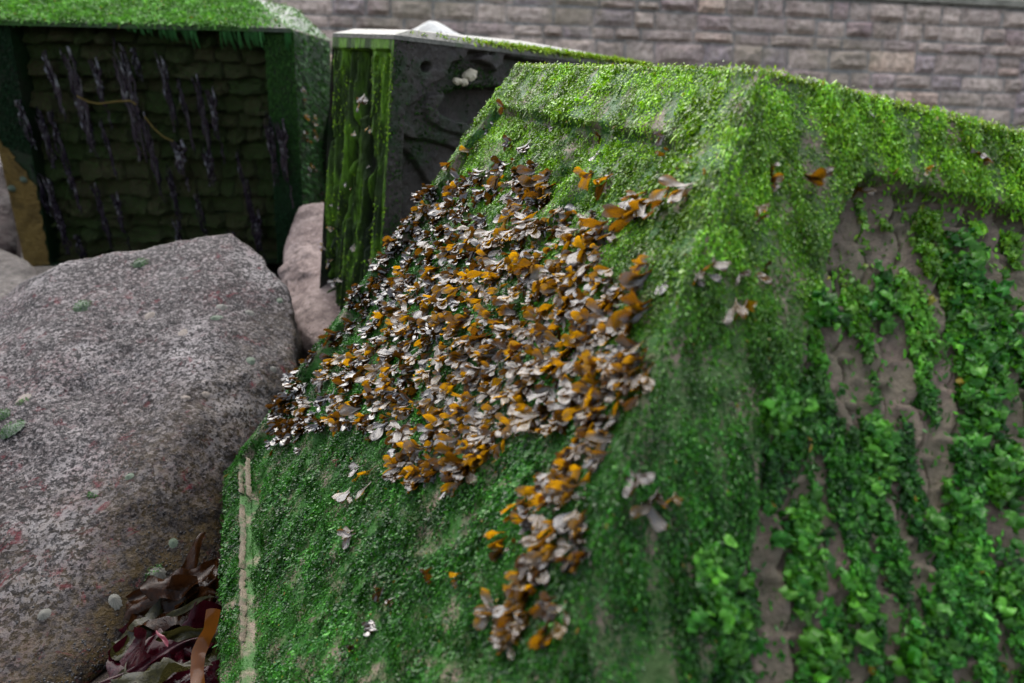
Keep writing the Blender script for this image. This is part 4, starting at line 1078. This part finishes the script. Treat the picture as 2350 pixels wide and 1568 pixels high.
OUT = [(1605, 405, 1.2, 3, 'amber seaweed tuft high by the ridge of the big block, farthest up the trailing row'), (1540, 432, 1.0, 3, None), (1515, 455, 1.0, 3, None), (1480, 455, 1.2, 3, None),
       (1475, 495, 1.55, 3, 'broad golden seaweed frond below a whitish one near the ridge'), (1385, 432, 1.15, 1, 'single orange-yellow upright frond on green algae above the golden frond'), (1362, 392, .9, 3, 'pale tuft standing alone above the orange-yellow upright frond'), (1415, 405, .8, 2, None),
       (1500, 625, 1.3, 4, 'whitish spread of fronds alone on green beside the dense patch'), (1505, 690, 1.2, 4, 'spread fronds right under the lone whitish tuft beside the dense patch'), (1440, 715, 1.0, 1, None), (1455, 640, 1.0, 2, None),
       (1595, 600, 1.1, 2, 'narrow amber frond hanging on bare green between two larger loose tufts'), (1632, 603, .8, 1, None), (1700, 615, 1.2, 3, 'large whitish tuft farthest out on the green ridge'), (1690, 675, 1.1, 2, 'yellow tipped fronds just below the large whitish ridge tuft'),
       (1735, 480, 1.1, 2, 'brown and white tuft on the ridge below the top edge'), (1748, 405, .9, 2, None), (1790, 385, .9, 1, None), (1857, 393, .8, 2, 'orange seaweed bit beside a white one over the dark groove'), (1990, 440, 1.25, 1, 'lone amber-tipped frond under the dark groove of the scaly face'), (1540, 320, .8, 1, None), (1545, 345, .9, 2, None),
       (1128, 292, .7, 2, None), (1165, 250, .7, 1, None), (1280, 288, .6, 1, None), (1212, 285, .6, 1, None), (1090, 340, .9, 3, 'whitish curled tuft near the upper sloping edge of the big block'), (1040, 365, 1.0, 2, 'orange curling frond at the sloping edge against the dark carved block'), (1180, 330, .9, 3, None), (1225, 320, .8, 2, None), (1175, 375, .9, 3, None), (1240, 400, 1.3, 3, 'cluster of bright amber fronds at the top of the dense patch'),
       (1375, 345, .6, 2, None), (1380, 320, .5, 1, None), (2110, 375, .6, 1, None), (2235, 345, .8, 2, 'small pale tuft just under the top edge of the scaly face'), (2060, 395, .6, 1, None), (2005, 262, .6, 1, None), (1452, 1078, .8, 2, None), (1480, 895, 1.0, 2, 'whitish frond with long brown stalk beside the trailing row'), (1500, 1140, .9, 3, 'faint pale tuft low on the green ridge'), (1522, 1125, .8, 1, None),
       (1060, 1325, .6, 2, None), (1000, 1300, .55, 2, None), (1010, 1325, .5, 1, None), (820, 1228, .9, 2, 'white tipped frond alone low on the dark green slope'), (880, 1355, .6, 2, None), (905, 1385, .6, 2, None), (812, 1118, .9, 2, None), (860, 1085, 1.0, 2, None), (790, 1048, .9, 2, None), (835, 1075, .9, 2, None), (1025, 1135, .6, 2, None), (990, 1060, 1.1, 4, None), (1095, 1045, 1.3, 3, 'rounded brown tuft hanging below the dense patch'), (960, 1075, 1.2, 4, None), (760, 960, 1.0, 2, 'coiled amber frond at the lower edge of the dense patch'), (1030, 945, 1.1, 1, 'long white glossy frond lying flat below the dense patch'), (690, 1035, .7, 2, None), (640, 1015, .8, 3, None), (700, 880, .9, 3, None), (860, 1450, .5, 2, None), (820, 1480, .5, 1, None), (1040, 1460, .5, 1, None), (1690, 570, .5, 1, None), (1745, 600, .5, 1, None)]
spots += OUT
info = []
for (x, y, s_, nf, lab) in spots:
    hm = hit_main(x, y)
    if hm is None: continue
    P = hm[0]
    ii = np.argmin(((D[::4, ::4]-P)**2).sum(-1)); rr_, cc_ = np.unravel_index(ii, D[::4, ::4].shape[:2]); N = SH.N[rr_*4, cc_*4]
    info.append((s_/proj(P)[2]*(3 if lab else 1), x, y, s_, nf, lab, P, N))
info.sort(key=lambda q: -q[0])
rest = []
for idx, (pri, x, y, s_, nf, lab, P, N) in enumerate(info):
    Fv = nrm(G_DOWN-N*(N@G_DOWN)); single = idx < 300
    if single:
        tf = empty('brown_seaweed', P)
        if lab is None:
            k_ = 'loose' if nf < 4 else 'patch'
            if (x, y) in chainset: lab = 'brown seaweed tuft in the narrow string trailing down below the dense patch'
            elif k_ == 'loose':
                lab = ('little seaweed tuft alone near the upper sloping edge of the big block' if x < 1300 and y < 420 else 'little seaweed tuft alone on the high ridge of the big block' if y < 480 and x > 1300 else
                       'little seaweed tuft alone low on the dark green slope below the dense patch' if y > 950 and x < 1300 else 'little seaweed tuft loose on the green ridge beside the dense patch')
            elif y < 480: lab = 'brown seaweed tuft in the top fringe of the dense patch on the big block'
            elif x < 760: lab = 'brown seaweed tuft at the outer end of the dense patch, closest to the granite boulder'
            elif y > 930: lab = 'brown seaweed tuft in the hanging lower fringe of the dense patch'
            elif x-1185 < -.715*(y-150)+150: lab = 'brown seaweed tuft along the sloping edge of the big block in the dense patch'
            elif x > 1330: lab = 'amber seaweed tuft on the ridge side of the dense patch, blurred and large'
            else: lab = 'brown seaweed tuft in the ' + ('upper' if y < 640 else 'central' if y < 790 else 'lower') + (' part of the dense patch, towards the block edge' if x-1185 < -.715*(y-150)+330 else ' part of the dense patch, towards the ridge')
        tag(tf, lab, 'seaweed', 'brown seaweed tufts on the big block')
    for k in range(nf):
        Ln = rng.uniform(.013, .031)*s_
        out_ = rng.uniform(.10, .75)
        dv = nrm(Fv + N*out_ + np.cross(N, Fv)*rng.normal(0, .55) + rng.normal(0, .15, 3))
        sky_ = rng.random() < (.46 if y < 1000 else .30)
        if sky_:      # blades tilted for highlights: they mirror the bright sky at the camera
            nz = nrm(nrm(CAM-P) + np.array([-.58, .60, .55]) + rng.normal(0, .20, 3))
        else: nz = nrm(N*.1 + np.array([0, -.9, -.25]) + rng.normal(0, .34, 3))
        if sky_: dv = nrm(dv - nz*(dv@nz)*.85)
        xd = np.cross(dv, nz)
        yv = dv; zv = nrm(nz-yv*(nz@yv)); xv = np.cross(yv, zv); Rm = np.stack([xv, yv, zv], 1)
        pb = rng.normal(0, .006, 3)*s_; pb = pb-N*(pb@N)+N*rng.uniform(-.001, .004)
        fk = int(rng.integers(0, 12)); wsc = rng.uniform(.75, 1.25)
        if single:
            fo = link('frond', FR[fk], None, tf); set_mat(fo, Rm, pb, (Ln*wsc, Ln, Ln))
        else:
            rest.append((FRV[fk]*np.array([Ln*wsc, Ln, Ln])@Rm.T + P + pb, FRQ[fk]))
if rest:
    off = 0; Vx, Qx = [], []
    for v, q in rest: Vx.append(v); Qx.append(q+off); off += len(v)
    o = link('brown_seaweed_rest', fast_mesh('brown_seaweed_rest', np.concatenate(Vx), np.concatenate(Qx)), M['frond'])
    o.name = 'seaweed_bits'; tag(o, 'smallest brown seaweed bits scattered through the patch on the big block', 'seaweed', kind='stuff')
# fronds on the ridged columns and on the side of the panelled block
def small_tuft(P, N, s_, nf, lab, grp):
    Fv = nrm(G_DOWN-N*(N@G_DOWN)); tf = empty('brown_seaweed', P); tag(tf, lab, 'seaweed', grp)
    for k in range(nf):
        Ln = rng.uniform(.02, .036)*s_; dv = nrm(Fv+N*rng.uniform(.1, .7)+np.cross(N, Fv)*rng.normal(0, .5)); nz = nrm(N*.6+np.array([0, 0, .9])+rng.normal(0, .3, 3))
        zv = nrm(nz-dv*(nz@dv)); Rm = np.stack([np.cross(dv, zv), dv, zv], 1)
        fo = link('frond', FR[int(rng.integers(0, 12))], None, tf); set_mat(fo, Rm, rng.normal(0, .004, 3), (Ln, Ln, Ln))
for (x, y, s_, nf) in ((838, 222, 1.0, 3), (850, 290, .5, 2), (770, 470, .5, 2), (765, 520, .6, 3), (800, 420, .45, 2), (760, 590, .8, 3), (815, 560, .7, 2), (850, 590, .6, 2), (745, 560, .7, 2), (775, 640, .8, 3), (840, 380, .5, 1), (815, 300, .6, 1)):
    d = ray(x, y); Nn = SL.N[100, 70]; P = CAM+d*(((C0-CAM)@Nn)/(d@Nn))
    small_tuft(P, Nn, s_, nf, 'whitish seaweed tuft high on the ridged green columns' if y == 222 else 'tiny brown seaweed tuft on the ridged green columns', 'seaweed tufts on the ridged columns')
sn = nrm(np.cross(C_R-A_TR, A_BR0-A_TR)); sn = sn if sn@(CAM-A_TR) > 0 else -sn
for k in range(16):
    x = rnd.uniform(688, 735); y = rnd.uniform(170, 470) if k % 2 else rnd.uniform(250, 420); d = ray(x, y); P = CAM+d*(((A_TR-CAM)@sn)/(d@sn))
    small_tuft(P+sn*.004, sn, rnd.uniform(.5, .9), 3, 'blurred pale brown seaweed tuft on the receding green side of the panelled block', 'seaweed tufts on the side of the panelled block')

# ------------------------------------------------------------------ heap of wet kelp between boulder and block
def blade_mesh(k, rows=18, cols=5, L=1.0, Wd=.2, ruff=.3, curlz=.2, tip=.5):
    lr = np.random.default_rng(900+k); ph = lr.random(4)*6.28; V = []
    for i in range(rows):
        t = i/(rows-1); w = Wd*(sst(0, .15, t)*.8+.2)*(1-tip*sst(.5, 1, t))*(math.sqrt(max(.02, 1-((t-.9)/.1)**2)) if t > .9 else 1)
        cx = .12*math.sin(ph[0]+t*4)*L*t; cz = curlz*math.sin(ph[1]+t*5)*t*L*.5
        for j in range(cols):
            q = j/(cols-1)*2-1
            V.append((cx+w*q*.5, L*t, cz+ruff*w*(abs(q)**1.5)*math.sin(ph[2]+t*16+q*2)*.5+ruff*w*.4*math.sin(ph[3]+q*3+t*6)))
    return fast_mesh('blade', np.array(V), grid_quads(cols, rows))
KB = [blade_mesh(k, Wd=w, ruff=r_, tip=tp) for k, (w, r_, tp) in enumerate(((.22, .5, .3), (.30, .6, .2), (.14, .4, .6), (.40, .7, .2), (.10, .3, .8), (.24, .8, .5)))]
kelp = [  # x, y, height above ground, length, direction (deg, 0 = away), width scale, material, label
    (345, 1470, .05, .15, -70, 1.3, 'kelp_red', 'glossy dark red dulse blade with a white gleam at the foot of the boulder'),
    (330, 1560, .07, .14, -50, 1.3, 'kelp_red', 'dark red dulse blade lowest in the heap'),
    (300, 1570, .06, .13, 20, 1.2, 'kelp_red', 'dark red dulse blade nearest the boulder'),
    (380, 1500, .05, .15, 80, 1.5, 'kelp_red', 'purple red blade lying crosswise in the middle of the heap'),
    (450, 1370, .09, .12, 110, 1.4, 'kelp_brown', 'broad rust brown kelp blade folded over high in the heap'),
    (410, 1330, .11, .10, 60, 1.6, 'kelp_brown', 'shiny brown kelp blade beside the largest limpet'),
    (470, 1420, .07, .12, 150, 1.5, 'kelp_brown', 'brown kelp blade hanging towards the mossy block'),
    (400, 1420, .07, .12, -120, 1.4, 'kelp_brown', 'dark brown kelp blade under the folded rust brown one'),
    (440, 1290, .12, .10, 20, 1.4, 'kelp_brown', 'uppermost dark brown kelp blade of the heap'),
    (350, 1440, .06, .12, 30, 1.2, 'kelp_olive', 'dull olive blade in the middle of the heap'),
    (440, 1395, .10, .07, 75, 1.3, 'kelp_olive', 'short olive green blade tip in front of the rust brown blade'),
    (370, 1545, .10, .12, 82, .8, 'kelp_olive', 'narrow pale gleaming blade near the bottom of the heap'),
    (470, 1500, .06, .12, -30, 1.3, 'kelp_olive', 'dark olive blade by the mossy block'),
    (420, 1568, .08, .12, 60, 1.3, 'kelp_red', 'small red blade at the bottom of the heap by the orange strap'),
    (480, 1330, .09, .10, 170, 1.2, 'kelp_brown', 'narrow brown blade squeezed against the mossy block'),
    (370, 1380, .08, .12, 100, 1.1, 'kelp_brown', 'thin brown blade crossing below the largest limpet'),
    (350, 1520, .09, .13, 55, .6, 'kelp_red', 'narrow red ribbon blade over the dark dulse'),
    (330, 1600, .08, .14, 70, 1.5, 'kelp_red', 'red dulse blade cut off by the lower photo edge'),
    (440, 1460, .09, .10, -95, .9, 'kelp_olive', 'grey gleaming blade lying above the orange strap'),
]
for q_ in range(26):
    yq = rnd.uniform(1290, 1600); xq = rnd.uniform(max(215, 470-(yq-1290)*.85), 500)
    kelp.append((xq, yq, rnd.uniform(.02, .09), rnd.uniform(.05, .10), rnd.uniform(0, 360), rnd.uniform(.6, 1.2), ('kelp_brown' if yq < 1440 else rnd.choice(('kelp_red', 'kelp_red', 'kelp_olive', 'kelp_brown'))),
                 'small torn weed scrap mixed into the upper brown part of the kelp heap' if yq < 1440 else 'small torn weed scrap mixed into the lower dark part of the kelp heap'))
for i, (x, y, z, L, dg, ws, mt, lab) in enumerate(kelp):
    z = z-.02; P = UZ(x, y, z); a = math.radians(dg); dv = nrm(np.array([math.sin(a), math.cos(a), rng.uniform(-.12, .3)])); P = P - dv*L*.5
    nz = nrm(np.array([rng.normal(0, .7), -.7+rng.normal(0, .5), .75])); zv = nrm(nz-dv*(nz@dv)); Rm = np.stack([np.cross(dv, zv), dv, zv], 1)
    me = KB[i % 6].copy(); me.materials.clear(); me.materials.append(M[mt])
    o = link('wet_kelp', me); set_mat(o, Rm, P, (L*ws, L, L*.9)); tag(o, lab, 'kelp', 'wet kelp blades in the gap')
# orange strap
pth = [(490, 1400), (482, 1445), (468, 1470), (455, 1500), (452, 1540), (455, 1600)]
hz = [.16, .14, .13, .12, .11, .10]; rows = []
cp = [UZ(x, y, z) for (x, y), z in zip(pth, hz)]
for i in range(25):
    s_ = i/24*(len(cp)-1); k = min(int(s_), len(cp)-2); tt = s_-k; p = cp[k]*(1-tt)+cp[k+1]*tt
    tg = nrm(cp[k+1]-cp[k]); sd_ = nrm(np.cross(tg, nrm(CAM-p)))
    for q in (-1, -.4, .4, 1): rows.append(p + (sd_*math.cos(.5*math.sin(i*.25))+nrm(CAM-p)*.6*math.sin(i*.3))*q*.0085 + np.array([0, 0, .004*(1-abs(q))]))
o = link('kelp_strap', fast_mesh('kelp_strap', np.array(rows), grid_quads(4, 25)), M['kelp_orange']); tag(o, 'orange brown kelp strap curving down beside the mossy block', 'kelp')
o = link('wet_kelp', KB[2].copy()); o.data.materials.clear(); o.data.materials.append(M['pinkweed']); Rm = frame_of(np.array([0, -.6, 1.0]), np.array([.6, .5, .2])); set_mat(o, Rm, UZ(385, 1485, .10), (.035, .030, .02)); tag(o, 'tiny bright pink weed scrap in the kelp heap', 'kelp', 'wet kelp blades in the gap')
